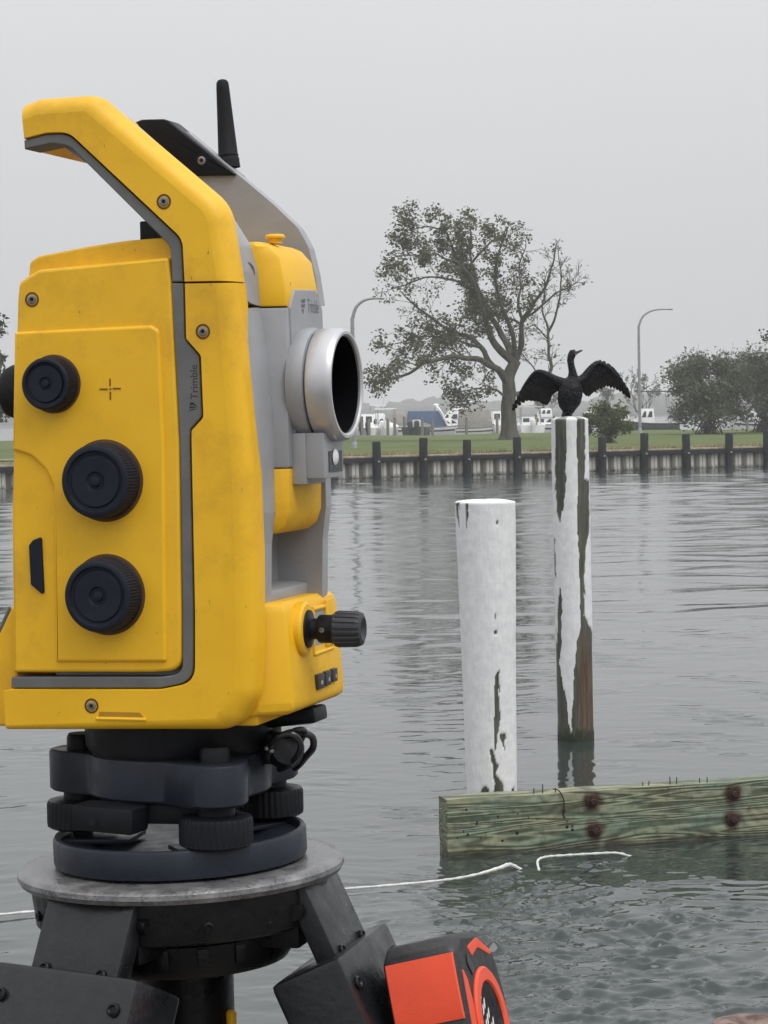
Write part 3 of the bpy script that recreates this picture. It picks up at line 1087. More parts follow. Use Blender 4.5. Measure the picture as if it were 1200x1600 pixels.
# ================================================================== THE MARINA
WHITE = mat('white_gelcoat', (0.84, 0.84, 0.83), 0.3, 0, 0.05, 2)
CREAM = mat('cream_gelcoat', (0.62, 0.60, 0.55), 0.4, 0, 0.06, 2)
DKWIN = mat('tinted_boat_glass', (0.02, 0.022, 0.026), 0.15, 0, 0.1, 5)
BLUEC = mat('blue_boat_canvas', (0.055, 0.10, 0.19), 0.8, 0, 0.15, 3, 0.01, 6)
TANC = mat('grey_tan_canvas', (0.30, 0.28, 0.25), 0.8, 0, 0.15, 3, 0.01, 6)
DKHULL = mat('dark_green_hull', (0.03, 0.045, 0.04), 0.35, 0, 0.1, 2)
PIPE = mat('boat_rail_tube', (0.35, 0.36, 0.37), 0.35, 0.6, 0.1, 5)

def hull_mesh(L, B, H):
    mb = MB()
    st = [(-0.5, 0.86, 0.92), (-0.3, 0.97, 0.92), (0.0, 1.0, 0.96), (0.2, 0.88, 1.04), (0.36, 0.58, 1.14), (0.46, 0.24, 1.22), (0.5, 0.02, 1.27)]
    vs, fs = [], []
    for (x, b, s) in st:
        hb = b * B / 2
        xx = x * L
        vs += [(xx, -hb, s * H), (xx, -hb * 1.0, s * H * 0.93), (xx - 0.02 * L * (x > .3), -hb * 0.88, 0.25 * H), (xx - 0.06 * L * (x > .3), -hb * 0.45, -0.15 * H), (xx - 0.08 * L * (x > .3), 0, -0.4 * H),
               (xx - 0.06 * L * (x > .3), hb * 0.45, -0.15 * H), (xx - 0.02 * L * (x > .3), hb * 0.88, 0.25 * H), (xx, hb, s * H * 0.93), (xx, hb, s * H)]
    n = 9
    for i in range(len(st) - 1):
        for k in range(n - 1):
            fs.append((i * n + k, (i + 1) * n + k, (i + 1) * n + k + 1, i * n + k + 1))
        fs.append((i * n + n - 1, (i + 1) * n + n - 1, (i + 1) * n, i * n))
    fs.append(tuple(range(n)))
    fs.append(tuple((len(st) - 1) * n + k for k in range(n)))
    return mb.add(vs, fs)

def wedge(x0, x1, y, z0, z1, rf, rb, ty=0.85):
    """a cabin block with raked ends: rf/rb are how far the top is pulled in at the front and back"""
    vs = [(x0, -y, z0), (x1, -y, z0), (x1, y, z0), (x0, y, z0), (x0 + rb, -y * ty, z1), (x1 - rf, -y * ty, z1), (x1 - rf, y * ty, z1), (x0 + rb, y * ty, z1)]
    return MB().add(vs, [(0, 1, 2, 3), (4, 7, 6, 5), (0, 4, 5, 1), (1, 5, 6, 2), (2, 6, 7, 3), (3, 7, 4, 0)])

def boat(name, px, Y, L, rz, label, hull=WHITE, cabin=(), canvas=(), arch=None, fly=None, top=None, H=1.15, B=None, mast=0):
    p = at(px, 680, Y)
    root = empty(name, (p.x, Y, 0.0), label, 'boat', rz=math.radians(rz), group='boats moored in the marina')
    B = B or L * 0.33
    h = hull_mesh(L, B, H).build('hull', hull, root, angle=50)
    for sg in (-1, 1):
        MB().add([(x * L, sg * (b * B / 2 * 0.965 + .015), s * H * f) for f in (0.62, 0.74) for (x, b, s) in [(-0.5, 0.86, 0.92), (-0.3, 0.97, 0.92), (0.0, 1.0, 0.96), (0.2, 0.88, 1.04), (0.36, 0.58, 1.14)]], [(k, k + 1, k + 6, k + 5) for k in range(4)]).build('hull_stripe', DKWIN, h)
    MB().tube([(x * L, -b * B / 2 - .02, s * H * 0.98) for (x, b, s) in [(-0.5, 0.86, 0.92), (-0.3, 0.97, 0.92), (0.0, 1.0, 0.96), (0.2, 0.88, 1.04), (0.36, 0.58, 1.14), (0.46, 0.24, 1.22)]], 0.035, n=5).build('rub_rail', DKWIN, h)
    MB().tube([(x * L, b * B / 2 + .02, s * H * 0.98) for (x, b, s) in [(-0.5, 0.86, 0.92), (-0.3, 0.97, 0.92), (0.0, 1.0, 0.96), (0.2, 0.88, 1.04), (0.36, 0.58, 1.14), (0.46, 0.24, 1.22)]], 0.035, n=5).build('rub_rail', DKWIN, h)
    for (x0, x1, z0, z1, rf, rb, m, win) in cabin:
        c = wedge(x0 * L, x1 * L, B * 0.38, z0, z1, rf, rb).build('cabin', m, root, bevel=0.05)
        if win:
            zz0, zz1 = z0 + (z1 - z0) * 0.42, z0 + (z1 - z0) * 0.82
            for sg in (-1, 1):
                w = (x1 - x0) * L
                for a, b2 in ((0.12, 0.36), (0.41, 0.62), (0.66, 0.80)):
                    xs0, xs1 = x0 * L + w * a, x0 * L + w * b2
                    ya, yb = B * 0.38 * (1 - 0.15 * 0.42), B * 0.38 * (1 - 0.15 * 0.82)
                    MB().add([(xs0, sg * (ya + .012), zz0), (xs1, sg * (ya + .012), zz0), (xs1 - rf * .3, sg * (yb + .012), zz1), (xs0, sg * (yb + .012), zz1)], [(0, 1, 2, 3)]).build('window', DKWIN, c)
            f0, f1 = 0.35, 0.9
            MB().add([(x1 * L - rf * f0 + .02, -B * .30, z0 + (z1 - z0) * f0), (x1 * L - rf * f0 + .02, B * .30, z0 + (z1 - z0) * f0), (x1 * L - rf * f1 + .02, B * .27, z0 + (z1 - z0) * f1), (x1 * L - rf * f1 + .02, -B * .27, z0 + (z1 - z0) * f1)], [(0, 1, 2, 3)]).build('windscreen', DKWIN, c)
    for (x0, x1, z0, z1, rf, rb, m) in canvas:
        wedge(x0 * L, x1 * L, B * 0.44, z0, z1, rf, rb, 0.8).build('canvas_cover', m, root, bevel=0.12)
    if arch:
        x, z0, z1 = arch
        a_ = MB().tube(curve([(x * L + .5, -B * .46, z0), (x * L + .1, -B * .44, z0 + (z1 - z0) * .6), (x * L - .3, -B * .34, z1), (x * L - .35, 0, z1 + .06), (x * L - .3, B * .34, z1), (x * L + .1, B * .44, z0 + (z1 - z0) * .6), (x * L + .5, B * .46, z0)], 4), 0.10, n=8).build('radar_arch', WHITE, root)
        MB().lathe([(0.02, 0), (0.28, 0.02), (0.30, 0.12), (0.2, 0.22), (0.02, 0.25)], n=16, org=(x * L - .35, 0, z1 + .15)).build('radar_dome', WHITE, a_)
    if fly:
        x0, x1, z0, z1, m = fly
        f_ = wedge(x0 * L, x1 * L, B * 0.33, z0, z1, 0.5, 0.1).build('flybridge', WHITE, root, bevel=0.05)
        MB().box(((x0 + x1) / 2 * L - .1, 0, z1 + 0.75), ((x1 - x0) * L * 0.9, B * 0.62, 0.10)).build('bimini_top', m, f_, bevel=0.03)
        for sx in (0.1, 0.85):
            for sy in (-.28, .28):
                MB().tube([((x0 + (x1 - x0) * sx) * L, sy * B, z1 - .05), ((x0 + (x1 - x0) * sx) * L - .1, sy * B, z1 + .72)], 0.025, n=5).build('strut', PIPE, f_)
    if top:
        x0, x1, z0, z1, m = top
        t_ = MB().box(((x0 + x1) / 2 * L, 0, z1), ((x1 - x0) * L, B * 0.7, 0.10)).build('hard_top', m, root, bevel=0.03)
        for sx in (0.08, 0.92):
            for sy in (-.3, .3):
                MB().tube([((x0 + (x1 - x0) * sx) * L, sy * B, z0), ((x0 + (x1 - x0) * (sx * .8 + .1)) * L, sy * B * .95, z1)], 0.035, n=6).build('strut', PIPE, t_)
    # pulpit rail
    rl = [(0.12 * L, -B * .44, H * 1.0 + .55), (0.3 * L, -B * .34, H * 1.1 + .6), (0.47 * L, 0, H * 1.25 + .62), (0.3 * L, B * .34, H * 1.1 + .6), (0.12 * L, B * .44, H * 1.0 + .55)]
    r_ = MB().tube(curve(rl, 4), 0.022, n=5).build('bow_rail', PIPE, root)
    for q in rl:
        MB().tube([(q[0], q[1], q[2] - .62), q], 0.018, n=4).build('stanchion', PIPE, r_)
    for i in range(mast):
        MB().tube([(-0.1 * L, 0.25 * (i * 2 - 1), 2.2), (-0.22 * L - i * .4, 0.3 * (i * 2 - 1), 5.0 + i * .5)], [0.022, 0.010], n=4).build('aerial', PIPE, root)
    return root

boat('motor_boat', 588, 232, 5.4, 200, 'small white motor boat with low flybridge, nearest the lens', WHITE,
     cabin=[(-0.15, 0.28, 1.0, 2.25, 0.9, 0.1, WHITE, True)], fly=(-0.15, 0.12, 2.2, 2.55, WHITE), H=1.3, mast=1)
boat('motor_boat', 640, 236, 5.0, 20, 'white motor boat with rounded grey canvas hood left of the blue canvas', WHITE,
     cabin=[(-0.05, 0.3, 1.0, 1.9, 1.0, 0.2, CREAM, True)], canvas=[(-0.40, 0.0, 1.3, 2.6, 0.7, 0.5, TANC)], H=1.25)
boat('motor_cruiser', 690, 228, 7.2, 8, 'white cruiser with blue canvas cockpit cover, left of the big tree', WHITE,
     cabin=[(-0.02, 0.32, 1.1, 2.0, 1.5, 0.1, WHITE, True)], canvas=[(-0.47, 0.08, 1.0, 2.72, 1.0, 0.25, BLUEC)], arch=(-0.02, 1.4, 3.0), H=1.25)
boat('motor_cruiser', 712, 245, 7.5, 170, 'white flybridge boat with blue top, behind the blue canvas cruiser', WHITE,
     cabin=[(-0.25, 0.25, 1.2, 2.6, 1.2, 0.1, WHITE, True)], fly=(-0.2, 0.1, 2.55, 3.0, BLUEC), arch=(-0.2, 2.4, 3.6), H=1.5, mast=1)
boat('cabin_boat', 752, 224, 4.9, 4, 'boat with square grey-tan canvas enclosure beside the tree trunk', WHITE,
     canvas=[(-0.45, 0.22, 1.05, 2.80, 0.3, 0.15, TANC)], cabin=[(0.1, 0.36, 1.0, 1.5, 0.5, 0.05, WHITE, True)], H=1.1)
boat('motor_cruiser', 850, 226, 7.0, 176, 'white cabin cruiser between the tree trunk and the pile with the bird', WHITE,
     cabin=[(-0.2, 0.28, 1.1, 1.9, 1.2, 0.1, WHITE, True), (-0.12, 0.12, 1.9, 2.75, 0.5, 0.1, WHITE, True)], H=1.3, mast=1)
boat('motor_boat', 1012, 215, 5.6, 185, 'dark hulled boat under a raised hard top, behind the right lamp post', DKHULL,
     cabin=[(-0.1, 0.25, 1.2, 2.55, 0.8, 0.1, WHITE, True)], top=(-0.42, 0.2, 1.1, 4.1, DKHULL), H=1.3)
boat('motor_boat', 925, 238, 6.0, 178, 'white boat mostly hidden by the low yellow-green shrub', WHITE,
     cabin=[(-0.2, 0.25, 1.1, 2.4, 0.8, 0.1, WHITE, True)], H=1.3)
boat('motor_cruiser', 1190, 222, 7.0, 172, 'white cruiser glimpsed through the shrubs at the right edge', WHITE,
     cabin=[(-0.25, 0.28, 1.1, 2.2, 1.0, 0.1, WHITE, True), (-0.15, 0.1, 2.2, 3.1, 0.5, 0.1, WHITE, True)], H=1.3)

def stern_boat(px, Y, B, label, top=None, cab=None, motors=1, hull=WHITE):
    """a boat lying stern towards the lawn: transom, outboards, console and low windscreen"""
    p = at(px, 680, Y)
    root = empty('moored_boat', (p.x, Y, 0.0), label, 'boat', rz=math.radians(90 + (px % 7 - 3) * 3), group='boats moored in the marina')
    L = B * 2.7
    h = hull_mesh(L, B, 1.35).build('hull', hull, root, angle=50)
    for k in range(motors):
        y = (k - (motors - 1) / 2) * 0.62
        m_ = MB().lathe([(0.10, 0.1), (0.13, 0.7), (0.22, 0.95), (0.26, 1.35), (0.22, 1.62), (0.08, 1.70)], n=12, org=(-0.5 * L - 0.28, y, 0.15)).build('outboard_motor', DKWIN if (px // 7) % 2 else WHITE, root)
        MB().box((-0.5 * L - 0.08, y, 1.05), (0.3, 0.22, 0.3)).build('motor_bracket', PIPE, m_)
    if cab:
        c = wedge(-0.12 * L, 0.16 * L, B * 0.36, 1.1, cab, 0.5, 0.12).build('cabin', WHITE, root, bevel=0.05)
        for sy in (-1, 1):
            MB().add([(-0.12 * L + .04, sy * B * .05, 1.1 + (cab - 1.1) * .45), (-0.12 * L + .04, sy * B * .28, 1.1 + (cab - 1.1) * .45), (-0.12 * L + .075, sy * B * .27, 1.1 + (cab - 1.1) * .85), (-0.12 * L + .075, sy * B * .05, 1.1 + (cab - 1.1) * .85)], [(0, 1, 2, 3)]).build('window', DKWIN, c)
    if top:
        z, m_ = top
        t_ = MB().box((0, 0, z), (L * 0.34, B * 0.8, 0.10)).build('hard_top', m_, root, bevel=0.03)
        for sx in (-.15, .14):
            for sy in (-.34, .34):
                MB().tube([(sx * L, sy * B, 1.1), (sx * L * .9, sy * B, z)], 0.04, n=6).build('strut', PIPE, t_)
    MB().box((-0.05 * L, 0, 1.45), (0.7, 0.8, 0.9)).build('console', CREAM, root, bevel=0.08)

stern_boat(570, 220, 2.5, 'white boat with two outboards, stern on, closest to the lens', None, 2.5, 2)
stern_boat(603, 222, 2.4, 'open white boat stern on under a pale hard top, beside the lens', (2.95, WHITE), None, 1)
stern_boat(652, 219, 2.6, 'dark hulled open boat stern on in front of the grey canvas hood', None, None, 2, DKHULL)
stern_boat(782, 226, 2.5, 'white boat stern on, partly hidden behind the tree trunk', None, 2.55, 1)
stern_boat(829, 219, 2.6, 'white open boat stern on under a pale top, right of the tree trunk', (2.9, CREAM), 2.0, 1)
stern_boat(968, 222, 2.6, 'white boat stern on between the low shrub and the right lamp post', None, 2.4, 2)

def dock_pilings():
    m = mat('grey_dock_piling', (0.17, 0.155, 0.13), 0.85, 0, 0.3, 3, 0.006, 20)
    where = [(566, 'second boat finger'), (577, ''), (606, ''), (617, ''), (632, ''), (660, ''), (676, ''), (729, ''), (777, ''), (838, ''), (866, ''), (1010, ''), (1168, '')]
    first = None
    ordn = ['first', 'second', 'third', 'fourth', 'fifth', 'sixth', 'seventh', 'eighth', 'ninth', 'tenth', 'eleventh', 'twelfth', 'thirteenth']
    for i, (px, _) in enumerate(where):
        Y = 214 + (i * 7 % 5)
        p = at(px, 680, Y)
        if first is None:
            o = first = MB().lathe([(0.13, -1.5), (0.13, 2.0), (0.12, 2.30), (0.05, 2.38)], n=9).build('dock_piling', m)
        else:
            o = first.copy(); COL.objects.link(o)
        o.location = (p.x, Y, 0.0)
        o.scale = (1, 1, 0.9 + 0.05 * math.sin(i * 5.0))
        tag(o, 'thin grey marina piling among the boats, %s from the left' % ordn[i], 'piling', 'marina pilings')
dock_pilings()

# ================================================================== PILES, BEAM, ROPE IN THE NEAR WATER
def peel_material(name, wood1, wood2, wood3):
    m = bpy.data.materials.new(name)
    m.use_nodes = True
    t = m.node_tree
    b = t.nodes['Principled BSDF']
    at_ = t.nodes.new('ShaderNodeAttribute'); at_.attribute_name = 'bare'
    aw = t.nodes.new('ShaderNodeAttribute'); aw.attribute_name = 'warm'
    az = t.nodes.new('ShaderNodeAttribute'); az.attribute_name = 'weed'
    tx = t.nodes.new('ShaderNodeTexCoord')
    mp = t.nodes.new('ShaderNodeMapping'); mp.inputs['Scale'].default_value = (26, 26, 1.6)
    t.links.new(tx.outputs['Object'], mp.inputs['Vector'])
    n = N(t, 'ShaderNodeTexNoise', Scale=2.2, Detail=8.0, Roughness=0.7, Distortion=0.8)
    t.links.new(mp.outputs['Vector'], n.inputs['Vector'])
    wood = ramp(t, n.outputs['Fac'], 0.32, wood1, 0.7, wood2)
    warm = ramp(t, n.outputs['Fac'], 0.32, (0.035, 0.022, 0.012), 0.7, wood3)
    wood = mixc(t, aw.outputs['Fac'], wood, warm)
    n2 = N(t, 'ShaderNodeTexNoise', Scale=18.0, Detail=7.0, Roughness=0.7)
    t.links.new(tx.outputs['Object'], n2.inputs['Vector'])
    paint = ramp(t, n2.outputs['Fac'], 0.32, (0.66, 0.665, 0.67), 0.62, (0.80, 0.80, 0.80))
    # hairline cracks and grey streaks in the paint
    mp2 = t.nodes.new('ShaderNodeMapping'); mp2.inputs['Scale'].default_value = (34, 34, 3.5)
    t.links.new(tx.outputs['Object'], mp2.inputs['Vector'])
    n3 = N(t, 'ShaderNodeTexNoise', Scale=2.5, Detail=6.0, Roughness=0.75)
    t.links.new(mp2.outputs['Vector'], n3.inputs['Vector'])
    k = ramp(t, n3.outputs['Fac'], 0.66, (0, 0, 0), 0.73, (0.55, 0.55, 0.55))
    paint = mixc(t, k, paint, (0.33, 0.33, 0.32))
    c = mixc(t, at_.outputs['Fac'], paint, wood)
    wd_ = ramp(t, n2.outputs['Fac'], 0.3, (0.012, 0.016, 0.010), 0.7, (0.035, 0.045, 0.02))
    c = mixc(t, az.outputs['Fac'], c, wd_)
    t.links.new(c, b.inputs['Base Color'])
    b.inputs['Roughness'].default_value = 0.62
    bp = N(t, 'ShaderNodeBump', Strength=0.7, Distance=0.004)
    bm_ = mixc(t, at_.outputs['Fac'], n2.outputs['Color'], n.outputs['Color'])
    t.links.new(bm_, bp.inputs['Height'])
    t.links.new(bp.outputs['Normal'], b.inputs['Normal'])
    return m

def pile(name, bot, top, r0, r1, strips, label, material, seed, warmfn=None, weed=0.0, group=None, dome=0.02, back=6):
    """painted timber pile. strips: lists of (h, t_left, t_right) along the height, t across the face seen from the water's edge"""
    bot, top = Vector(bot), Vector(top)
    NT, NZ = 168, 300
    g = np.random.default_rng(seed)
    zb = -1.2
    ax = (top - bot) / (top.z - bot.z)
    h = np.linspace(0, 1, NZ + 1) ** 1.0
    z = zb + (top.z - zb) * h
    th = np.arange(NT) / NT * 2 * math.pi
    T, Zm = np.meshgrid(th, z)
    hh = np.clip((Zm - 0) / top.z, -1, 1)
    t = np.sin(T)                      # T = 0 faces the camera side (-y)
    front = np.cos(T) > 0
    def nz(s1, s2, sd):
        out = np.zeros_like(T)
        for i in range(T.shape[0]):
            for j in range(T.shape[1]):
                out[i, j] = noise.noise(Vector((math.cos(T[i, j]) * s1, math.sin(T[i, j]) * s1, Zm[i, j] * s2 + sd)))
        return out
    n1 = nz(4.0, 5.0, seed); n2 = nz(14.0, 16.0, seed + 9); n3 = nz(1.5, 1.2, seed + 30)
    bare = np.zeros_like(T)
    for st in strips:
        st = sorted(st)
        hs_ = [q[0] for q in st]
        l = np.interp(hh, hs_, [q[1] for q in st]) + 0.05 * n1 + 0.05 * n2
        r = np.interp(hh, hs_, [q[2] for q in st]) + 0.05 * n1 - 0.06 * n2
        inside = (hh > hs_[0] - 0.004 + 0.004 * n2) & (hh < hs_[-1] + 0.004 * n1) & front & (t > l) & (t < r)
        bare[inside] = 1
    for k in range(back):              # the far side has flaked too
        c = math.pi + g.uniform(-1.3, 1.3); wdt = g.uniform(0.06, 0.3); h0 = g.uniform(0, .8); h1 = h0 + g.uniform(.1, .4)
        bare[(np.abs(T - c) + 0.08 * n1 < wdt) & (hh > h0) & (hh < h1) & (~front)] = 1
    bare[(n2 + 0.5 * n1) > 0.98] = 1  # pinholes
    wm = np.zeros_like(T)
    if warmfn:
        wm = warmfn(hh, t)
    we = np.clip((weed - Zm + 0.05 * n2 + 0.04 * n1) / 0.05, 0, 1)
    R = (r0 + (r1 - r0) * np.clip((Zm - 0) / top.z, 0, 1)) * (1 + 0.018 * n3 + 0.006 * n1) + 0.0022 * (1 - bare) + 0.0016 * n2 - 0.004 * bare
    X = bot.x + ax.x * Zm + R * np.sin(T)
    Yv = bot.y + ax.y * Zm - R * np.cos(T)
    co = np.stack([X - bot.x, Yv - bot.y, Zm], -1).reshape(-1, 3)
    tc_ = top - bot
    rows = [co]
    nring = 7
    for i in range(1, nring + 1):
        f = 1 - (i / nring) ** 1.3
        rr = R[-1] * (0.02 + 0.98 * f)
        zz = top.z + dome * (1 - f ** 3) + 0.005 * n1[-1]
        rows.append(np.stack([tc_.x + rr * np.sin(th), tc_.y - rr * np.cos(th), zz], -1))
    co = np.vstack(rows)
    nrow = NZ + 1 + nring
    idx = np.arange(nrow * NT).reshape(nrow, NT)
    a = idx[:-1]; b_ = idx[1:]
    q = np.stack([a, np.roll(a, -1, 1), np.roll(b_, -1, 1), b_], -1).reshape(-1, 4)
    me = bpy.data.meshes.new(name)
    me.from_pydata(co.tolist(), [], q.tolist())
    me.polygons.foreach_set('use_smooth', np.ones(len(q), bool))
    topb = np.repeat(bare[-1][None], nring, 0) * 0.6
    for nm, A_, tp in (('bare', bare, topb), ('warm', wm, topb * 0), ('weed', we, topb * 0)):
        at_ = me.attributes.new(nm, 'FLOAT', 'POINT')
        at_.data.foreach_set('value', np.concatenate([A_.ravel(), tp.ravel()]).astype(np.float32))
    me.materials.append(material)
    o = bpy.data.objects.new(name, me)
    COL.objects.link(o)
    o.location = (bot.x, bot.y, 0)
    tag(o, label, 'piling', group)
    return o

PM1 = peel_material('flaking_white_paint_over_grey_timber', (0.030, 0.031, 0.022), (0.13, 0.13, 0.10), (0.165, 0.105, 0.065))
def h2(y): return (1155 - y) / 500.0
def tt2(x, y):
    f = (y - 655) / 500.0
    return (x - (890 + 10 * f)) / 28.5
def S2(rows): return [(h2(y), tt2(a, y), tt2(b, y)) for (y, a, b) in rows]
strips2 = [S2([(645, 866, 882), (700, 866, 882), (760, 867, 881), (795, 869, 877), (812, 871, 874)]),
           S2([(840, 864, 867), (900, 864, 868)]),
           S2([(915, 873, 875), (935, 871, 877), (1000, 869, 876), (1035, 867, 873), (1040, 868, 875), (1070, 868, 879), (1110, 869, 885), (1140, 870, 888), (1180, 870, 888)]),
           S2([(645, 899, 913), (700, 899, 913), (748, 900, 913), (752, 900, 922), (830, 901, 919), (860, 902, 913), (900, 903, 912), (960, 905, 911), (966, 906, 914), (985, 904, 924), (1000, 899, 926), (1050, 895, 929), (1100, 892, 932), (1180, 891, 934)])]
b2 = ground(900, 1155); t2 = at(890, 655, 16.61)
pile('timber_pile', (b2.x, b2.y, 0), t2, 0.128, 0.127, strips2, 'tall slim white pile with long stripped brown patches, bird on top', PM1, 4,
     warmfn=lambda h, t: np.clip((0.36 - h) / 0.14, 0, 1) * np.clip((t - 0.1) / 0.1, 0, 1) * np.clip((h + 0.02) / 0.1, 0, 1), weed=0.10)
PM2 = PM1
def tt1(x, y):
    f = (y - 782) / 463.0
    return (x - (758.5 + 10.5 * f)) / (46.5 - 9.5 * f)
p1b = at(769, 1245, 12.72); p1t = at(758, 784, 12.72)
_ax = (p1t - p1b) / (p1t.z - p1b.z)
p1w = p1b - _ax * p1b.z
def h1(y): return at(760, y, 12.72).z / p1t.z
def S1(rows): return [(h1(y), tt1(a, y), tt1(b, y)) for (y, a, b) in rows]
strips1 = [S1([(1043, 777, 779), (1052, 773, 778), (1090, 771, 778), (1130, 771, 778), (1155, 772, 776), (1168, 773, 774)]),
           S1([(1143, 779, 787), (1150, 778, 788), (1158, 783, 786), (1166, 786, 788)]),
           S1([(1160, 763, 764), (1180, 766, 774), (1190, 768, 776), (1205, 770, 773), (1220, 771, 782), (1245, 770, 786), (1260, 768, 786)]),
           S1([(1225, 752, 763), (1232, 750, 764), (1242, 754, 761), (1260, 752, 764)]),
           S1([(1228, 798, 801), (1250, 797, 802)]),
           S1([(784, 727, 731), (805, 728, 731), (826, 729, 730)]),
           S1([(784, 713, 718), (800, 714, 717), (822, 716, 718)]),
           S1([(812, 774, 777), (815, 774, 777)]), S1([(956, 771, 773), (962, 771, 773)]), S1([(980, 771, 774), (984, 771, 774)])]
pile('timber_pile', (p1w.x, p1w.y, 0), p1t, 0.127, 0.160, strips1, 'thick flat-topped white pile with a dark split low down, behind the beam', PM2, 12, weed=0.02, dome=0.012)

# a weathered pile head by the dock, its rim just showing at the bottom right
PMD = mat('weathered_brown_pile_head', (0.06, 0.030, 0.020), 0.7, 0, 0.4, 30, 0.004, 90, col2=(0.24, 0.17, 0.14))
pb = at(1182, 1606, 4.5)
o = MB().lathe([(0.075, -1.5), (0.078, pb.z - 0.06), (0.082, pb.z - 0.02), (0.076, pb.z - 0.004), (0.05, pb.z + 0.002), (0.02, pb.z - 0.006), (0.0, pb.z - 0.008)], n=40).build('pile_head', PMD)
o.location = (pb.x, 4.55, 0)
tag(o, 'worn brown pile head just showing at the bottom right corner', 'piling')

def beam():
    a, b = ground(700, 1340), ground(1200, 1305)
    zt = at(700, 1250, a.y).z
    d = (b - a); d.z = 0; ln = d.length; d.normalize()
    nrm = Vector((d.y, -d.x, 0))
    L = 3.4
    m = bpy.data.materials.new('green_stained_timber')
    m.use_nodes = True
    t = m.node_tree
    bs = t.nodes['Principled BSDF']
    tx = t.nodes.new('ShaderNodeTexCoord')
    # grain: rings around the heart, warped along the length, so knots swirl
    mp = t.nodes.new('ShaderNodeMapping'); mp.inputs['Scale'].default_value = (0.5, 3.0, 10.0)
    t.links.new(tx.outputs['Object'], mp.inputs['Vector'])
    w = N(t, 'ShaderNodeTexNoise', Scale=1.0, Detail=2.0, Roughness=0.45, Distortion=0.4)
    t.links.new(mp.outputs['Vector'], w.inputs['Vector'])
    ml = t.nodes.new('ShaderNodeMath'); ml.operation = 'MULTIPLY'; ml.inputs[1].default_value = 105.0
    t.links.new(w.outputs['Fac'], ml.inputs[0])
    sn = t.nodes.new('ShaderNodeMath'); sn.operation = 'SINE'
    t.links.new(ml.outputs[0], sn.inputs[0])
    gr = t.nodes.new('ShaderNodeMapRange'); gr.inputs['From Min'].default_value = -1; gr.inputs['From Max'].default_value = 1
    t.links.new(sn.outputs[0], gr.inputs['Value'])
    base = ramp(t, gr.outputs['Result'], 0.15, (0.085, 0.09, 0.05), 0.85, (0.28, 0.27, 0.165))
    n = N(t, 'ShaderNodeTexNoise', Scale=2.2, Detail=6.0, Roughness=0.65)
    mp3 = t.nodes.new('ShaderNodeMapping'); mp3.inputs['Scale'].default_value = (1, 1, 2.2)
    t.links.new(tx.outputs['Object'], mp3.inputs['Vector'])
    t.links.new(mp3.outputs['Vector'], n.inputs['Vector'])
    gk = ramp(t, n.outputs['Fac'], 0.38, (0, 0, 0), 0.62, (0.75, 0.75, 0.75))
    g2 = mixc(t, gr.outputs['Result'], (0.07, 0.115, 0.08), (0.17, 0.245, 0.185))
    c = mixc(t, gk, base, g2)
    n2 = N(t, 'ShaderNodeTexNoise', Scale=16.0, Detail=7.0, Roughness=0.72)
    t.links.new(tx.outputs['Object'], n2.inputs['Vector'])
    dk = ramp(t, n2.outputs['Fac'], 0.52, (0, 0, 0), 0.72, (0.85, 0.85, 0.85))
    c = mixc(t, dk, c, (0.035, 0.035, 0.02))
    rs = t.nodes.new('ShaderNodeAttribute'); rs.attribute_name = 'rust'
    c = mixc(t, rs.outputs['Fac'], c, mixc(t, n2.outputs['Fac'], (0.075, 0.034, 0.02), (0.03, 0.018, 0.014)))
    we = t.nodes.new('ShaderNodeAttribute'); we.attribute_name = 'weed'
    c = mixc(t, we.outputs['Fac'], c, mixc(t, n2.outputs['Fac'], (0.02, 0.018, 0.012), (0.07, 0.055, 0.03)))
    t.links.new(c, bs.inputs['Base Color'])
    bs.inputs['Roughness'].default_value = 0.6
    bp = N(t, 'ShaderNodeBump', Strength=0.6, Distance=0.006)
    t.links.new(mixc(t, 0.4, gr.outputs['Result'], n2.outputs['Color']), bp.inputs['Height'])
    t.links.new(bp.outputs['Normal'], bs.inputs['Normal'])
    # board: dense face grid so the rust and weed can sit where they are
    nx, nz_ = 340, 34
    z0 = -0.16
    bolts = [(925, 1252), (929, 1298), (1146, 1240), (1144, 1281)]
    def face(px, py):
        r_ = ray(px, py)
        k = (a - EYE).dot(nrm) / r_.dot(nrm)
        P = EYE + r_ * k
        return (P - a).dot(d), P.z
    bl = [face(*q) for q in bolts]
    th = 0.15
    vs, rust, weed = [], [], []
    def addv(u, off, z):
        jz = 0.005 * noise.noise(Vector((u * 5, off * 9, z * 9))) + 0.004 * noise.noise(Vector((u * 22, z * 30, off)))
        vs.append(Vector((u + 0.004 * noise.noise(Vector((z * 12, off * 8, 3))) * (u < .05), -off + jz, z + 0.006 * noise.noise(Vector((u * 3.0, 0, off * 4))) * (z > .2))))
        k = 0
        for (bu, bz) in bl:
            dx, dz = (u - bu), (z - bz)
            rr = math.hypot(dx, dz) + 0.016 * noise.noise(Vector((u * 25, z * 25, 7)))
            k = max(k, min(1, max(0, (0.072 - rr) / 0.03)))
            if -0.11 < dz < 0 and abs(dx) < 0.018 + 0.01 * noise.noise(Vector((u * 40, z * 12, 2))):
                k = max(k, 0.75 * (1 + dz / 0.11))
        rust.append(k)
        weed.append(min(1, max(0, (0.045 - z + 0.03 * noise.noise(Vector((u * 6, 0, 1))) + 0.02 * noise.noise(Vector((u * 25, z * 10, 1)))) / 0.05)))
    ring = []
    for k in range(nz_ + 1):
        ring.append((0.0, z0 + (zt - z0) * k / nz_))
    for k in range(1, 9):
        ring.append((-th * k / 8, zt))
    for k in range(1, 9):
        ring.append((-th, zt - (zt - z0) * k / 8))
    nr = len(ring)
    for i in range(nx + 1):
        for (off, z) in ring:
            addv(L * i / nx, off, z)
    fs = []
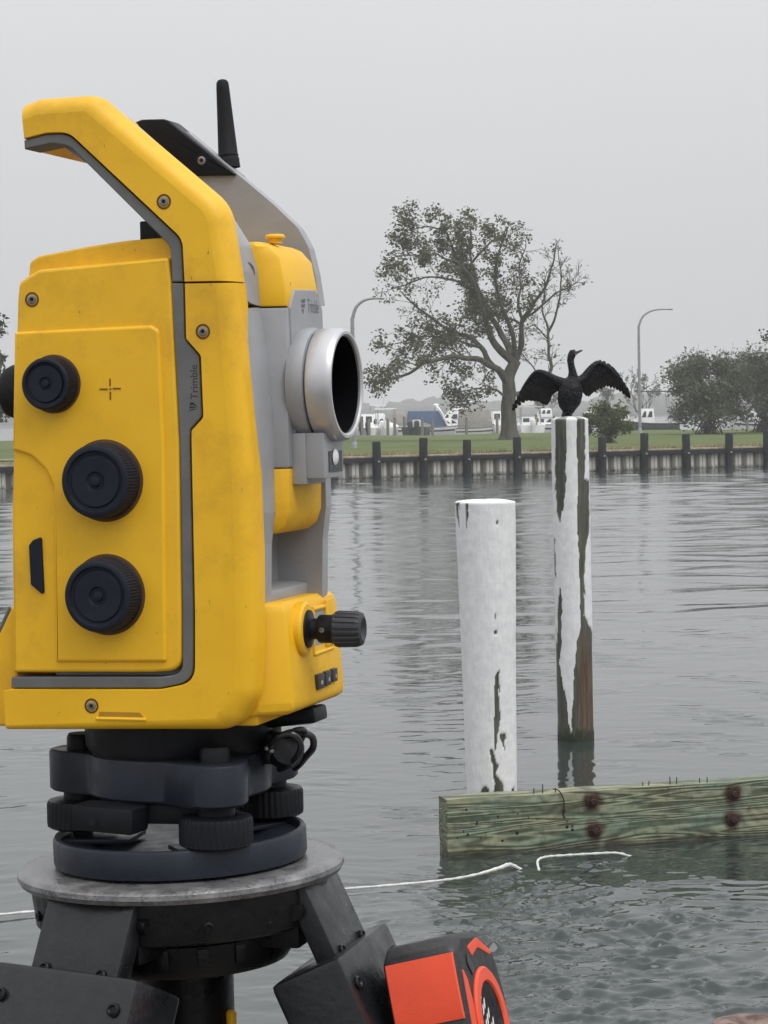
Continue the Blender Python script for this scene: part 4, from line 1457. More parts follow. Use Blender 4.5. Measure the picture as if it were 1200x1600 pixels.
    for i in range(nx):
        for k in range(nr):
            k2 = (k + 1) % nr
            fs.append((i * nr + k, (i + 1) * nr + k, (i + 1) * nr + k2, i * nr + k2))
    fs.append(tuple(range(nr))); fs.append(tuple(nx * nr + k for k in range(nr))[::-1])
    me = bpy.data.meshes.new('board')
    me.from_pydata([tuple(v) for v in vs], [], fs)
    for nm, A_ in (('rust', rust), ('weed', weed)):
        q = me.attributes.new(nm, 'FLOAT', 'POINT'); q.data.foreach_set('value', np.array(A_, np.float32))
    me.materials.append(m)
    root = empty('timber_beam', (a.x, a.y, 0), 'green-stained timber beam with rusty bolts lying along the water', 'beam', rz=math.atan2(d.y, d.x))
    ob = bpy.data.objects.new('board', me); COL.objects.link(ob); ob.parent = root
    rustm = mat('rusty_iron', (0.022, 0.013, 0.010), 0.85, 0.2, 0.4, 60, 0.004, 150, col2=(0.065, 0.03, 0.018))
    for (bu, bz) in bl:
        w_ = MB().lathe([(0.034, 0.0), (0.034, 0.006), (0.030, 0.009)], n=20, org=(bu, 0.0, bz), ax=(0, -1, 0)).build('washer', rustm, root)
        MB().lathe([(0.019, 0.008), (0.019, 0.026), (0.014, 0.030)], n=6, org=(bu, 0.0, bz), ax=(0, -1, 0)).build('bolt', rustm, w_)
    r = random.Random(8)
    for px in (838, 852, 1009, 1017, 1052, 1062, 1098, 1110, 872):
        u = face(px, 1245)[0]
        hh = r.uniform(0.02, 0.055)
        MB().tube([(u, 0.04, zt - .02), (u + r.gauss(0, .002), 0.04, zt + hh)], 0.0028, n=6).build('nail', rustm, root)
    # small worm holes and knots
    km = mat('dark_knot', (0.018, 0.014, 0.010), 0.9, 0, 0.3, 60)
    for k in range(26):
        px, py = r.uniform(712, 905), r.uniform(1258, 1325)
        u, z = face(px, py)
        if z < 0.06:
            continue
        q = r.uniform(0.004, 0.011)
        MB().lathe([(q, 0.0), (q * 0.8, 0.003), (q * 0.2, 0.004)], n=9, org=(u, 0.001, z), ax=(0, -1, 0)).build('knot', km, root)
    # a weathered twist of wire hanging over the top edge
    u0, z0_ = face(876, 1236); u1, z1 = face(881, 1275)
    MB().tube(curve([(u0 - .02, 0.06, zt + .012), (u0 - .01, 0.0, zt + .012), (u0 + .012, -0.008, zt - .03), (u1, -0.008, zt - .07), (u1 - .004, -0.008, z1)], 5), 0.0035, n=6).build('wire', rustm, root)

beam()

def rope():
    m = mat('bleached_rope', (0.62, 0.62, 0.60), 0.85, 0, 0.2, 40, 0.002, 200)
    pts = []
    for (x, y, z) in [(-60, 1441, .004), (0, 1435, .006), (120, 1424, .004), (300, 1412, .006), (430, 1402, .004), (520, 1396, .006), (610, 1389, .006), (690, 1382, .008), (740, 1375, .012), (780, 1365, .016), (797, 1360, .016), (815, 1358, -.004), (830, 1362, -.02), (842, 1362, -.004), (840, 1353, .012), (852, 1347, .014), (880, 1344, .012), (930, 1341, .012), (965, 1339, .008), (990, 1337, -.01)]:
        p = ground(x, y, 0.0)
        pts.append((p.x, p.y, z + (0.012 if z > 0 else 0)))
    c = curve(pts, 8)
    rad = [0.0062 + 0.0012 * math.sin(i * 1.9) + 0.005 * math.exp(-((i - 78) / 9.0) ** 2) for i in range(len(c))]
    o = MB().tube(c, rad, n=8).build('rope', m)
    tag(o, 'frayed white rope floating on the water below the beam', 'rope')
rope()

# ================================================================== THE CORMORANT
def cormorant():
    s = 16.61 / FPX                                   # metres per photograph pixel at the pile
    foot = at(890, 655, 16.61)
    foot.z = t2.z + 0.018
    root = empty('bird', foot, 'black cormorant drying its spread wings on top of the tall pile', 'bird')
    def P(x, y, dy=0.0):
        q = at(x, y, 16.61)
        return Vector((q.x - foot.x, dy, q.z - foot.z))
    feather = bpy.data.materials.new('wet_black_plumage')
    feather.use_nodes = True
    t = feather.node_tree
    b = t.nodes['Principled BSDF']
    tx = t.nodes.new('ShaderNodeTexCoord')
    v = N(t, 'ShaderNodeTexVoronoi', Scale=62.0)
    t.links.new(tx.outputs['Object'], v.inputs['Vector'])
    c = ramp(t, v.outputs['Distance'], 0.0, (0.006, 0.006, 0.009), 0.75, (0.016, 0.016, 0.020))
    t.links.new(c, b.inputs['Base Color'])
    b.inputs['Roughness'].default_value = 0.5
    b.inputs['Specular IOR Level'].default_value = 0.2
    bp = N(t, 'ShaderNodeBump', Strength=0.8, Distance=0.008)
    t.links.new(v.outputs['Distance'], bp.inputs['Height'])
    t.links.new(bp.outputs['Normal'], b.inputs['Normal'])
    flight = mat('brown_black_flight_feather', (0.008, 0.007, 0.007), 0.55, 0, 0.3, 30, 0.001, 160, col2=(0.022, 0.017, 0.015), spec=0.2)
    # body: stations from tail base up to the bill; one skin
    mb = MB()
    st = [  # (x, y px, depth m, half width m, half depth m)
        (886, 644, 0.030, 0.030, 0.022), (887, 637, 0.018, 0.062, 0.055), (889, 627, 0.006, 0.084, 0.078), (891, 615, -0.004, 0.088, 0.082), (893, 604, -0.008, 0.080, 0.074),
        (894, 595, -0.008, 0.058, 0.056), (895, 588, -0.012, 0.036, 0.036), (894, 580, -0.018, 0.027, 0.027), (892, 571, -0.020, 0.0245, 0.026), (891, 563, -0.018, 0.025, 0.027),
        (892.5, 556, -0.016, 0.028, 0.028), (895, 551.8, -0.018, 0.031, 0.026), (898.5, 550.6, -0.020, 0.020, 0.020)]
    C = [P(x, y, dy) for (x, y, dy, w, dp) in st]
    vs, fs = [], []
    n = 20
    for i, (x, y, dy, w, dp) in enumerate(st):
        d = (C[min(i + 1, len(C) - 1)] - C[max(i - 1, 0)]).normalized()
        sx = Vector((1, 0, 0)); sx = (sx - d * sx.dot(d)).normalized() if abs(d.x) < .9 else Vector((0, 0, -1))
        sy = d.cross(sx).normalized()
        for k in range(n):
            a = 2 * math.pi * k / n
            vs.append(C[i] + sx * math.cos(a) * w + sy * math.sin(a) * dp)
    for i in range(len(st) - 1):
        for k in range(n):
            fs.append((i * n + k, i * n + (k + 1) % n, (i + 1) * n + (k + 1) % n, (i + 1) * n + k))
    fs.append(tuple(range(n))[::-1]); fs.append(tuple((len(st) - 1) * n + k for k in range(n)))
    mb.add(vs, fs)
    # wing arms (humerus, forearm, hand) as tapered flesh joined to the shoulder
    armL = [P(886, 600, -.01), P(868, 593, 0.01), P(852, 584, 0.02), P(838, 582, 0.03), P(824, 597, 0.045), P(813, 615, 0.06)]
    armR = [P(899, 599, -.01), P(912, 590, 0.0), P(925, 574, 0.01), P(937, 567, 0.02), P(955, 577, 0.03), P(968, 592, 0.04)]
    for arm in (armL, armR):
        mb.tube(curve(arm, 4), [0.040 - 0.031 * (i / 20) ** 0.7 for i in range(21)], n=10)
    # thighs
    for sg, x in ((-1, 883), (1, 894)):
        mb.tube([P(x + 2, 628, 0.0), P(x, 638, -0.005), P(x - 1, 646, -0.008)], [0.040, 0.028, 0.012], n=10)
    body = mb.build('body', feather, root, angle=180)
    rm = body.modifiers.new('skin', 'REMESH')
    rm.mode = 'VOXEL'; rm.voxel_size = 0.0045; rm.use_smooth_shade = True
    sm = body.modifiers.new('soften', 'SMOOTH'); sm.factor = 0.6; sm.iterations = 5
    # bill, hooked
    bm_ = mat('horn_bill', (0.06, 0.045, 0.035), 0.5, 0, 0.2, 40)
    MB().tube(curve([P(898, 551, -.02), P(902, 550.6, -.022), P(906, 548.6, -.024), P(908.6, 547.8, -.025), P(909, 549.2, -.025)], 4), [0.0115 - 0.008 * i / 16 for i in range(17)], n=8).build('bill', bm_, root)
    MB().lathe([(0.0, -0.003), (0.004, -0.001), (0.004, 0.001), (0.0, 0.003)], n=10, org=P(897.5, 551.2, -0.040), ax=(0, 1, 0)).build('eye', mat('green_eye', (0.02, 0.10, 0.06), 0.1, 0, 0.1, 30), root)
    MB().tube(curve([P(897, 553.5, -.03), P(899, 554, -.03), P(901, 552.5, -.028)], 3), [0.010, 0.009, 0.008, 0.007, 0.006, 0.005, 0.004], n=8).build('throat_patch', mat('orange_throat', (0.20, 0.09, 0.02), 0.6, 0, 0.2, 40), root)
    # feet
    for x in (881, 892):
        f = MB()
        f.tube([P(x, 644, -0.008), P(x - .5, 652, -0.01)], [0.011, 0.008], n=8)
        for tx_, ty in ((-7, -.05), (-1, -.06), (5, -.05), (1, .03)):
            f.tube(curve([P(x - .5, 651.5, -.01), P(x + tx_ * .5, 652.6, -.01 + ty * .5), P(x + tx_, 654.2, -.01 + ty)], 3), [0.007, 0.0068, 0.0065, 0.006, 0.0055, 0.005, 0.004], n=6)
        f.build('foot', mat('black_webbed_skin', (0.014, 0.013, 0.013), 0.6, 0, 0.2, 60), root)
    # feathers: long flight quills under, shorter coverts on top
    def quill(p0, p1, w, lift, bend):
        """a flat, slightly cupped vane with a rounded tip, standing on its own depth"""
        p0, p1 = Vector(p0), Vector(p1)
        d = (p1 - p0); L = d.length; d.normalize()
        nrm = Vector((0, -1, 0)); sd_ = d.cross(nrm).normalized(); nrm = sd_.cross(d).normalized()
        q = MB(); vs = []; fs_ = []
        prof = [(0, .35), (.2, .8), (.45, 1), (.7, 1), (.86, .82), (.95, .5), (1, .08)]
        for (f, ww) in prof:
            c_ = p0 + d * L * f + nrm * (lift + bend * f * f)
            for e, up in ((-1, -.10), (-.5, 0.02), (0, .07), (.5, .02), (1, -.10)):
                vs.append(c_ + sd_ * e * w * ww + nrm * up * w)
        for e in range(len(prof) * 5):
            vs.append(Vector(vs[e]) - nrm * 0.0012)
        m_ = len(prof) * 5
        for i in range(len(prof) - 1):
            for k in range(4):
                a = i * 5 + k
                fs_.append((a, a + 5, a + 6, a + 1))
                fs_.append((m_ + a, m_ + a + 1, m_ + a + 6, m_ + a + 5))
        return q.add(vs, fs_)
    def lerp_line(pts, f):
        c_ = curve([Vector((*p, 0)) if len(p) == 2 else Vector(p) for p in pts], 10)
        x = f * (len(c_) - 1); i = int(min(len(c_) - 2, x))
        return c_[i].lerp(c_[i + 1], x - i)
    wings = [
        dict(lead=[(884, 597), (868, 592), (852, 584), (838, 581), (822, 600), (808, 622), (804, 636)],
             trail=[(878, 608), (871, 611), (861, 623), (856, 633), (843, 628), (824, 626), (803, 641)], dep=0.02),
        dict(lead=[(901, 596), (914, 588), (926, 573), (938, 564), (958, 574), (973, 594), (982, 612)],
             trail=[(906, 610), (912, 613), (920, 620), (933, 611), (951, 605), (968, 611), (986, 622)], dep=0.01)]
    rr = random.Random(4)
    for wg in wings:
        for k in range(22):
            f = k / 21
            a = lerp_line(wg['lead'], min(1, f * 0.93 + 0.02)); e = lerp_line(wg['trail'], f)
            dep = wg['dep'] + 0.055 * f
            jag = rr.uniform(-1.2, 1.8)
            ext = 1.0; jag *= 1 - 0.7 * f
            q = quill(P(a.x, a.y, dep + 0.012), P(a.x + (e.x - a.x) * ext + rr.uniform(-.6, .6), a.y + (e.y - a.y) * ext + jag, dep + 0.02), 0.021 * (1 - 0.45 * f ** 3), 0.0012 * k, -0.012)
            q.build('flight_feather', flight, root, angle=60, recalc=False)
        for row, (f0, f1, cnt, w) in enumerate(((0.0, 0.62, 18, 0.017), (0.0, 0.40, 16, 0.015))):
            for k in range(cnt):
                f = (k + 0.5) / cnt
                a = lerp_line(wg['lead'], f * 0.95); e = lerp_line(wg['trail'], f)
                a2 = a.lerp(e, f0 - 0.04); e2 = a.lerp(e, f1 + rr.uniform(-.05, .05))
                dep = wg['dep'] + 0.055 * f
                q = quill(P(a2.x, a2.y, dep - 0.004 - .006 * row), P(e2.x, e2.y, dep - .002 - .006 * row), w, 0.003 * (row + 1), -0.006)
                q.build('covert_feather', flight if row == 0 else feather, root, angle=60, recalc=False)
    for k in range(7):
        f = (k - 3) / 3
        q = quill(P(887 + 3 * f, 638, 0.05), P(886 + 6 * f, 656, 0.085), 0.013, 0.001 * k, 0.004)
        q.build('tail_feather', flight, root, angle=60, recalc=False)
cormorant()

# ================================================================== THE TOTAL STATION
AX = at(284, 1360, 1.055)                       # its vertical axis at tripod-head height
ROT = math.radians(-17)
UD = Vector((math.cos(ROT), math.sin(ROT), 0))  # u: the way the telescope points
SD = Vector((math.sin(ROT), -math.cos(ROT), 0)) # s: out of the near side face, towards the photographer
def L3(u, s, w):                                # millimetres in the instrument -> its local space
    return Vector((u * 1e-3, -s * 1e-3, w * 1e-3))
def side(x, y, s):
    d = ray(x, y); k = ((AX - EYE).dot(SD) + s * 1e-3) / d.dot(SD); p = EYE + d * k - AX
    return p.dot(UD) * 1e3, p.z * 1e3
def front(x, y, u):
    d = ray(x, y); k = ((AX - EYE).dot(UD) + u * 1e-3) / d.dot(UD); p = EYE + d * k - AX
    return p.dot(SD) * 1e3, p.z * 1e3

def outline(pts, s, seg=7):
    return [side(x, y, s) for (x, y) in fillet(pts, seg)]

def loft(P, inset, s_out, s_edge, s_back, n=5, mirror=False, back_inset=0.0, efn=None):
    """slab with the outline P (u, w in mm): rounded from s_edge to s_out by the per-point inset, straight back to s_back"""
    m = len(P)
    if not hasattr(inset, '__len__'):
        inset = [inset] * m
    area = sum(P[i - 1][0] * P[i][1] - P[i][0] * P[i - 1][1] for i in range(m))
    sg = 1 if area > 0 else -1
    # offset every edge by its own amount and meet neighbours at their crossing, so cut ends stay square
    ein = []
    for i in range(m):
        a, b = Vector(P[i]), Vector(P[(i + 1) % m])
        ein.append(efn((a + b) / 2, (b - a)) if efn else (inset[i] + inset[(i + 1) % m]) / 2)
    nm = []
    for i in range(m):
        a, b, c = Vector(P[i - 1]), Vector(P[i]), Vector(P[(i + 1) % m])
        e1, e2 = (b - a), (c - b)
        e1 = e1.normalized() if e1.length > 1e-9 else Vector((1, 0))
        e2 = e2.normalized() if e2.length > 1e-9 else e1
        n1, n2 = Vector((-e1.y, e1.x)) * sg, Vector((-e2.y, e2.x)) * sg
        d1, d2 = ein[i - 1], ein[i]
        cr_ = n1.x * n2.y - n1.y * n2.x
        if abs(cr_) < 0.25:
            t_ = n1 + n2
            nm.append(t_.normalized() * (d1 + d2) / 2 if t_.length > 1e-6 else n1 * d1)
        else:
            nm.append(Vector(((d1 * n2.y - d2 * n1.y) / cr_, (n1.x * d2 - n2.x * d1) / cr_)))
    rings = [(s_back, back_inset)]
    for k in range(n + 1):
        a = math.pi / 2 * k / n
        rings.append((s_edge + (s_out - s_edge) * math.sin(a), 1 - math.cos(a)))
    vs, fs = [], []
    for j, (s, f) in enumerate(rings):
        for i in range(m):
            q = Vector(P[i]) + nm[i] * (f if j else 0.0)
            vs.append(L3(q.x, -s if mirror else s, q.y))
    for j in range(len(rings) - 1):
        for i in range(m):
            i2 = (i + 1) % m
            fs.append((j * m + i, j * m + i2, (j + 1) * m + i2, (j + 1) * m + i))
    fs.append(tuple(range(m)))
    fs.append(tuple((len(rings) - 1) * m + i for i in range(m)))
    return MB().add(vs, fs)

TS = empty('total_station', AX, 'yellow and grey surveying total station on the tripod', 'total station', rz=ROT)

def both(name, P, inset, so, se, sb, m, n=5, bi=0.0):
    a = loft(P, inset, so, se, sb, n, False, bi).build(name, m, TS)
    b = loft(P, inset, so, se, sb, n, True, bi).build(name, m, TS)
    return a, b

def inset_by(P, fn):
    return [fn(u, w) for (u, w) in P]

# handle arms: yellow outside
def outline2(outer, inner, so, si, seg=7):
    """outer run of points lies on one plane, inner run on another"""
    O = fillet([(outer[0][0] * 2 - outer[1][0], outer[0][1] * 2 - outer[1][1])] + outer + [(outer[-1][0] * 2 - outer[-2][0], outer[-1][1] * 2 - outer[-2][1])], seg)[1:-1]
    I = fillet([(inner[0][0] * 2 - inner[1][0], inner[0][1] * 2 - inner[1][1])] + inner + [(inner[-1][0] * 2 - inner[-2][0], inner[-1][1] * 2 - inner[-2][1])], seg)[1:-1]
    A_, B_ = [side(x, y, so) for (x, y) in O], [side(x, y, si) for (x, y) in I]
    return A_ + B_, len(A_)
def edge_rule(P, nA, wide, fine, wide_ok):
    ids = {}
    for i in range(len(P)):
        a, b = Vector(P[i]), Vector(P[(i + 1) % len(P)])
        m_ = (a + b) / 2
        if i == nA - 1 or i == len(P) - 1:
            v_ = 0.25
        elif i < nA - 1:
            v_ = wide if wide_ok(m_.x, m_.y) else fine
        else:
            v_ = fine
        ids[i] = (m_, v_)
    def fn(mid, d):
        return min(ids.values(), key=lambda q: (q[0] - mid).length)[1]
    return fn
arm, nA = outline2([(44, 164), (68, 155, 30), (154, 149, 32), (357, 321, 75), (376, 440.5)], [(286.5, 440.5), (283, 374, 32), (106, 208, 32), (72, 209, 30), (37, 218)], 43, 51)
arm_fn = edge_rule(arm, nA, 7.5, 0.6, lambda u, w: True)
armN = loft(arm, 0, 51, 43, 38, 6, efn=arm_fn).build('handle_arm', YEL, TS)
def shrink(P, d):
    """outline pulled in by d millimetres all round"""
    m = len(P)
    sg = 1 if sum(P[i - 1][0] * P[i][1] - P[i][0] * P[i - 1][1] for i in range(m)) > 0 else -1
    out = []
    for i in range(m):
        t_ = (Vector(P[(i + 1) % m]) - Vector(P[i - 1]))
        t_ = t_.normalized() if t_.length > 1e-9 else Vector((1, 0))
        out.append((P[i][0] - t_.y * sg * d, P[i][1] + t_.x * sg * d))
    return out
arm_far = [(u - 6.0, w) for (u, w) in shrink(arm, 5.0)]
armF = loft(arm_far, 0, 51, 43, 38, 6, True, efn=edge_rule(arm_far, nA, 4.0, 0.6, lambda u, w: True)).build('handle_arm', YEL, TS)
# grey seam along the underside of the handle
seam_h = outline([(37, 219), (72, 210, 30), (106, 209, 32), (282.5, 374.5, 32), (286, 440.5), (268, 440.5), (266, 385, 26), (108, 228, 30), (80, 224, 20), (38, 233)], 50)
both('handle_seam', seam_h, 0.6, 50, 49.2, 34, SEAM, 3)
# grip joining the two arms at the back
grip = outline([(42, 170, 8), (64, 160, 20), (104, 158, 8), (114, 166, 8), (114, 226, 6), (104, 225, 6), (75, 228, 20), (44, 236, 6)], 44)
gv = loft(grip, 0.0, 36, 36, -36, 1)
gr_ = gv.build('grip', YEL, TS, bevel=0.002)
plate = outline([(86, 231), (112, 233, 10), (150, 262), (146, 266), (110, 240, 8), (86, 238)], 44)
MB().add([L3(u, s, w - 1.3) for s in (27, -27) for (u, w) in (side(82, 229.5, 44), side(112, 228.5, 44))], [(0, 1, 3, 2)]).build('grip_label', GREY, gr_)

# grey inner frames of handle and columns
inner_h = outline([(200, 183, 10), (313, 283), (345, 315, 30), (370, 350, 30), (392, 385, 30), (403, 425, 30), (407, 478), (300, 478), (290, 400, 30), (150, 258, 30), (100, 222, 20), (62, 222), (60, 185), (140, 160, 20)], 25)
def in_in(u, w):
    return 5.5 if (u > side(190, 200, 25)[0]) else 1.0
loft(inner_h, inset_by(inner_h, in_in), 41, 26, 24, 6).build('inner_arm', GREY, TS)
far_h = outline([(235, 196), (300, 208), (382, 277), (433, 320, 30), (472, 357, 40), (489, 388, 30), (499, 430, 30), (506, 478), (390, 478), (380, 420, 30), (290, 300, 20), (225, 240)], -37)
loft(far_h, 1.2, 40, 38.5, 31, 4, True).build('inner_arm', GREY, TS)
inner_c = outline([(407, 481), (414, 525, 30), (419, 582), (424, 640), (427, 723), (429, 800, 20), (423.5, 850, 20), (423, 945), (421, 1048, 60), (412, 1102, 30), (385, 1126, 20), (110, 1126), (110, 481)], 25)
col_in = lambda u, w: 5.5 if u > 30 else 0.5
colN = loft(inner_c, inset_by(inner_c, col_in), 41, 26, 24, 6).build('inner_column', GREY, TS)
inner_far = [(u + 7.0 if u > 30 else u, w) for (u, w) in inner_c]
colF = loft(inner_far, inset_by(inner_far, col_in), 41, 26, 24, 6, True).build('inner_column', GREY, TS)

# yellow shells of the columns: an L-shape round the cover panel
shell, nS = outline2([(376, 442.5), (383, 540), (392, 640), (400, 740), (405, 860), (406, 1010, 60), (402, 1085, 60), (372, 1138, 40), (20, 1138), (16, 1076.5)],
                     [(17, 1076.5), (250, 1076.5, 40), (303, 1066, 44), (303, 960), (297.5, 690, 10), (297.5, 672, 8), (316, 652, 10), (312, 556, 10), (289, 530, 10), (287, 442.5)], 43, 51)
def shell_rule(P):
    base_ = edge_rule(P, nS, 8.0, 0.6, lambda u, w: u > 36)
    return lambda mid, d: 2.4 if (mid.y < 74 and mid.x < 34) else base_(mid, d)
shN = loft(shell, 0, 51, 44.5, 36, 6, efn=shell_rule(shell)).build('side_shell', YEL, TS)
shell_far = [(u + 1.2, w) for (u, w) in shell]
shF = loft(shell_far, 0, 51, 44.5, 36, 6, True, efn=shell_rule(shell_far)).build('side_shell', YEL, TS)
# grey seam round the panel, widening into a badge
seam = outline([(268, 442.5), (286, 442.5), (288.2, 530, 10), (311, 557, 10), (314.8, 651, 10), (296.5, 671, 8), (296.3, 690, 8), (302, 960), (301.5, 1065, 44), (250, 1075.3, 40), (17, 1075.3), (17.5, 1058), (250, 1058, 30), (285, 1053, 36), (285, 960), (281, 690)], 50)
smN, smF = both('panel_seam', seam, 0.5, 50, 49.3, 36, SEAM, 3)
# cover panel with the raised field
panel = outline([(26.5, 470), (29, 440, 18), (60, 421, 14), (262, 402, 6), (267.5, 442), (280, 690), (283.5, 960), (283.5, 1048, 36), (235, 1051), (20.5, 1051), (17.5, 800)], 50)
pnN, pnF = both('cover_panel', panel, 1.6, 50, 48.2, 36, YEL, 4)
field = outline([(22.5, 519), (236, 508, 10), (249, 516, 14), (257, 700), (260, 1034.5, 6), (87, 1034.5, 4), (83, 760, 20), (72, 735, 30), (48, 712, 30), (19.5, 703)], 51)
fl = loft(field, 1.4, 51.5, 50.0, 48.5, 4).build('raised_field', YEL, pnN)
# the taller back layer of the column top
back = outline([(45, 440), (48, 409, 10), (62, 400, 8), (140, 385), (200, 376), (262, 371), (300, 372), (300, 470), (46, 470)], 42)
both('column_top', back, 1.0, 43, 42, 24, YEL, 3)

def screw(u, s, w, r=2.6, ax=(0, -1, 0), parent=TS, hole=True, col=None):
    o = L3(u, s, w)
    k = r * 1e-3
    p = MB().lathe([(k * 1.25, -0.0006), (k * 1.25, 0.00012), (k * 0.95, 0.00016), (k * 0.9, -0.0006)], n=24, org=o, ax=ax).build('screw_hole', col or DARKHOLE, parent)
    MB().lathe([(k * 0.78, -0.0008), (k * 0.78, 0.0003), (k * 0.6, 0.0005), (k * 0.40, 0.0005), (k * 0.36, 0.00018), (0, 0.00018)], n=18, org=o, ax=ax).build('screw_head', STEEL, p)
    MB().lathe([(k * 0.34, 0.00019), (k * 0.34, 0.00024), (0, 0.00024)], n=6, org=o, ax=ax).build('hex_socket', RUB, p)
for (x, y, s, par) in ((50, 468, 50.05, pnN), (256, 315, 51.05, armN), (317, 518, 51.05, shN), (143, 1103, 51.05, shN)):
    u, w = side(x, y, s)
    screw(u, s, w, parent=par)

# vents and slots
u0, w0 = side(155, 1112, 51); u1, w1 = side(222, 1122, 51)
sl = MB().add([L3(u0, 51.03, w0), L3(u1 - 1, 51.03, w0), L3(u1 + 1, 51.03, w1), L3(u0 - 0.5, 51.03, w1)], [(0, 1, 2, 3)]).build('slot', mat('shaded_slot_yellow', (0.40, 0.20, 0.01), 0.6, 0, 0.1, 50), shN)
MB().tube([L3(u0 - 1.2, 51.1, w1 - .6), L3(u1 + 2, 51.1, w1 - .6)], 0.0008, n=8).build('slot_lip', YEL, shN)
sp = fillet([(46, 852, 3), (52, 844, 3), (64, 839, 3), (66, 842, 2), (70, 926, 3), (66, 928, 3), (49, 913, 4)], 4)
loft([side(x, y, 50) for (x, y) in sp], 0.5, 51.0, 50.4, 49, 3).build('rubber_plug', NAVY, pnN)
# engraved cross that marks the trunnion axis
CROSS = mat('engraved_mark', (0.16, 0.08, 0.01), 0.7, 0, 0.1, 50)
for (a, b) in (((156, 608), (168, 608)), ((176.5, 607), (188.5, 607)), ((172, 591.5), (172, 603)), ((172.5, 612), (172.5, 624.5)), ((171, 607.7), (174, 607.7))):
    p, q = side(*a, 51.55), side(*b, 51.55)
    MB().tube([L3(p[0], 51.5, p[1]), L3(q[0], 51.5, q[1])], 0.00038, n=6).build('axis_mark', CROSS, pnN)

# knobs on the side face
def knob(x, y, R, H, label=None):
    u, w = side(x, y, 51.5)
    o = L3(u, 51.5, w)
    k = MB()
    R *= 1e-3; H *= 1e-3
    prof = [(R * 1.0, -0.0005), (R * 1.0, H * 0.12), (R * 0.985, H * 0.15), (R * 0.98, H * 0.80), (R * 0.965, H * 0.86), (R * 0.94, H * 0.95), (R * 0.88, H), (R * 0.80, H), (R * 0.77, H - 0.0010), (R * 0.70, H - 0.0012), (R * 0.66, H - 0.0004),
            (R * 0.60, H - 0.0004), (R * 0.26, H - 0.0006), (R * 0.22, H - 0.0014), (R * 0.15, H - 0.0014), (R * 0.12, H - 0.0004), (R * 0.05, H - 0.0002), (0, H - 0.0002)]
    kb = k.lathe(prof, n=216, org=o, ax=(0, -1, 0), ribs=72, ribd=0.00055, ribrows=(3, 4)).build('focus_knob', NAVY, TS, angle=30)
    cl = MB().lathe([(R * 1.10, -0.0004), (R * 1.08, 0.0003), (R * 1.02, 0.0004)], n=64, org=o, ax=(0, -1, 0)).build('knob_collar', DARKHOLE, kb)
    return kb
knob(84, 600, 11.6, 9.0)
knob(164, 751, 16.2, 11.0)
knob(168, 929, 16.0, 11.0)

# lettering: reads upward on the badge
def badge_text():
    vs, fs = text_mesh('Trimble', 0.0082)
    u0, w0 = side(309.5, 647, 50)
    w0 += 0.0
    x0 = min(v[0] for v in vs); x1 = max(v[0] for v in vs)
    top = side(300, 570, 50)[1]; bot = side(303, 624, 50)[1]
    k = (top - bot) / ((x1 - x0) * 1e3)
    ub = side(308.5, 600, 50)[0]
    out = []
    for (x, y, z) in vs:
        out.append(L3(ub - y * 1e3 * k * 1.0, 50.04, bot + (x - x0) * 1e3 * k))
    MB().add(out, fs).build('lettering', LETTER, smN, smooth=False)
    # the emblem below it: a pointed globe of three bands
    c = side(303, 636, 50)
    e = MB()
    def pl(pts):
        e.add([L3(c[0] + a, 50.04, c[1] + b) for (a, b) in pts], [tuple(range(len(pts)))])
    pl([(-1.9, 1.6), (-1.9, 0.7), (-0.4, 0.9), (1.8, -0.2), (0.2, 1.6), (-0.8, 2.2)])
    pl([(-2.0, 0.3), (-2.0, -0.8), (-0.4, -0.2), (1.6, -0.7), (-0.2, 0.45)])
    pl([(-1.9, -1.3), (-2.6, -2.0), (-0.4, -1.2), (1.2, -1.1), (-0.3, -0.6)])
    e.build('emblem', LETTER, smN, smooth=False)
badge_text()

# black radio cover on the far arm, with its aerial
cov = [side(x, y, -40) for (x, y) in fillet([(222, 197, 5), (236, 191, 10), (274, 190, 20), (382.5, 277, 2), (290, 278.5), (222, 225)], 6)]
cv = loft(cov, 0.6, -28.5, -29.3, -42.5, 3).build('radio_cover', BLACK, TS)
u, w = side(315, 251, -28.4)
screw(u, -28.45, w, 2.5, parent=cv, col=RUB)
a0, a1 = side(358, 262, -40), side(347, 124, -40)
d = Vector(a1) - Vector(a0)
def ap(f, du=0): return L3(a0[0] + d.x * f, -40, a0[1] + d.y * f)
an = MB().tube([ap(0), ap(0.06), ap(0.10), ap(0.12), ap(0.5), ap(0.9), ap(0.96), ap(0.99), ap(1.0)], [0.0052, 0.0050, 0.0050, 0.0046, 0.0038, 0.0030, 0.0028, 0.0020, 0.0008], n=24).build('aerial', RUB, cv)
MB().tube([ap(0.13), ap(0.145), ap(0.15)], [0.00475, 0.0048, 0.0046], n=24).build('aerial_ring', BLACK, an)
# recessed screw on the near inner arm
u, w = side(383, 425, 33)
screw(u + 1.0, 33, w, 3.4, ax=(0.88, -0.45, 0), parent=TS, col=mat('grey_counterbore', (0.10, 0.10, 0.105), 0.5, 0.2, 0.1, 50))

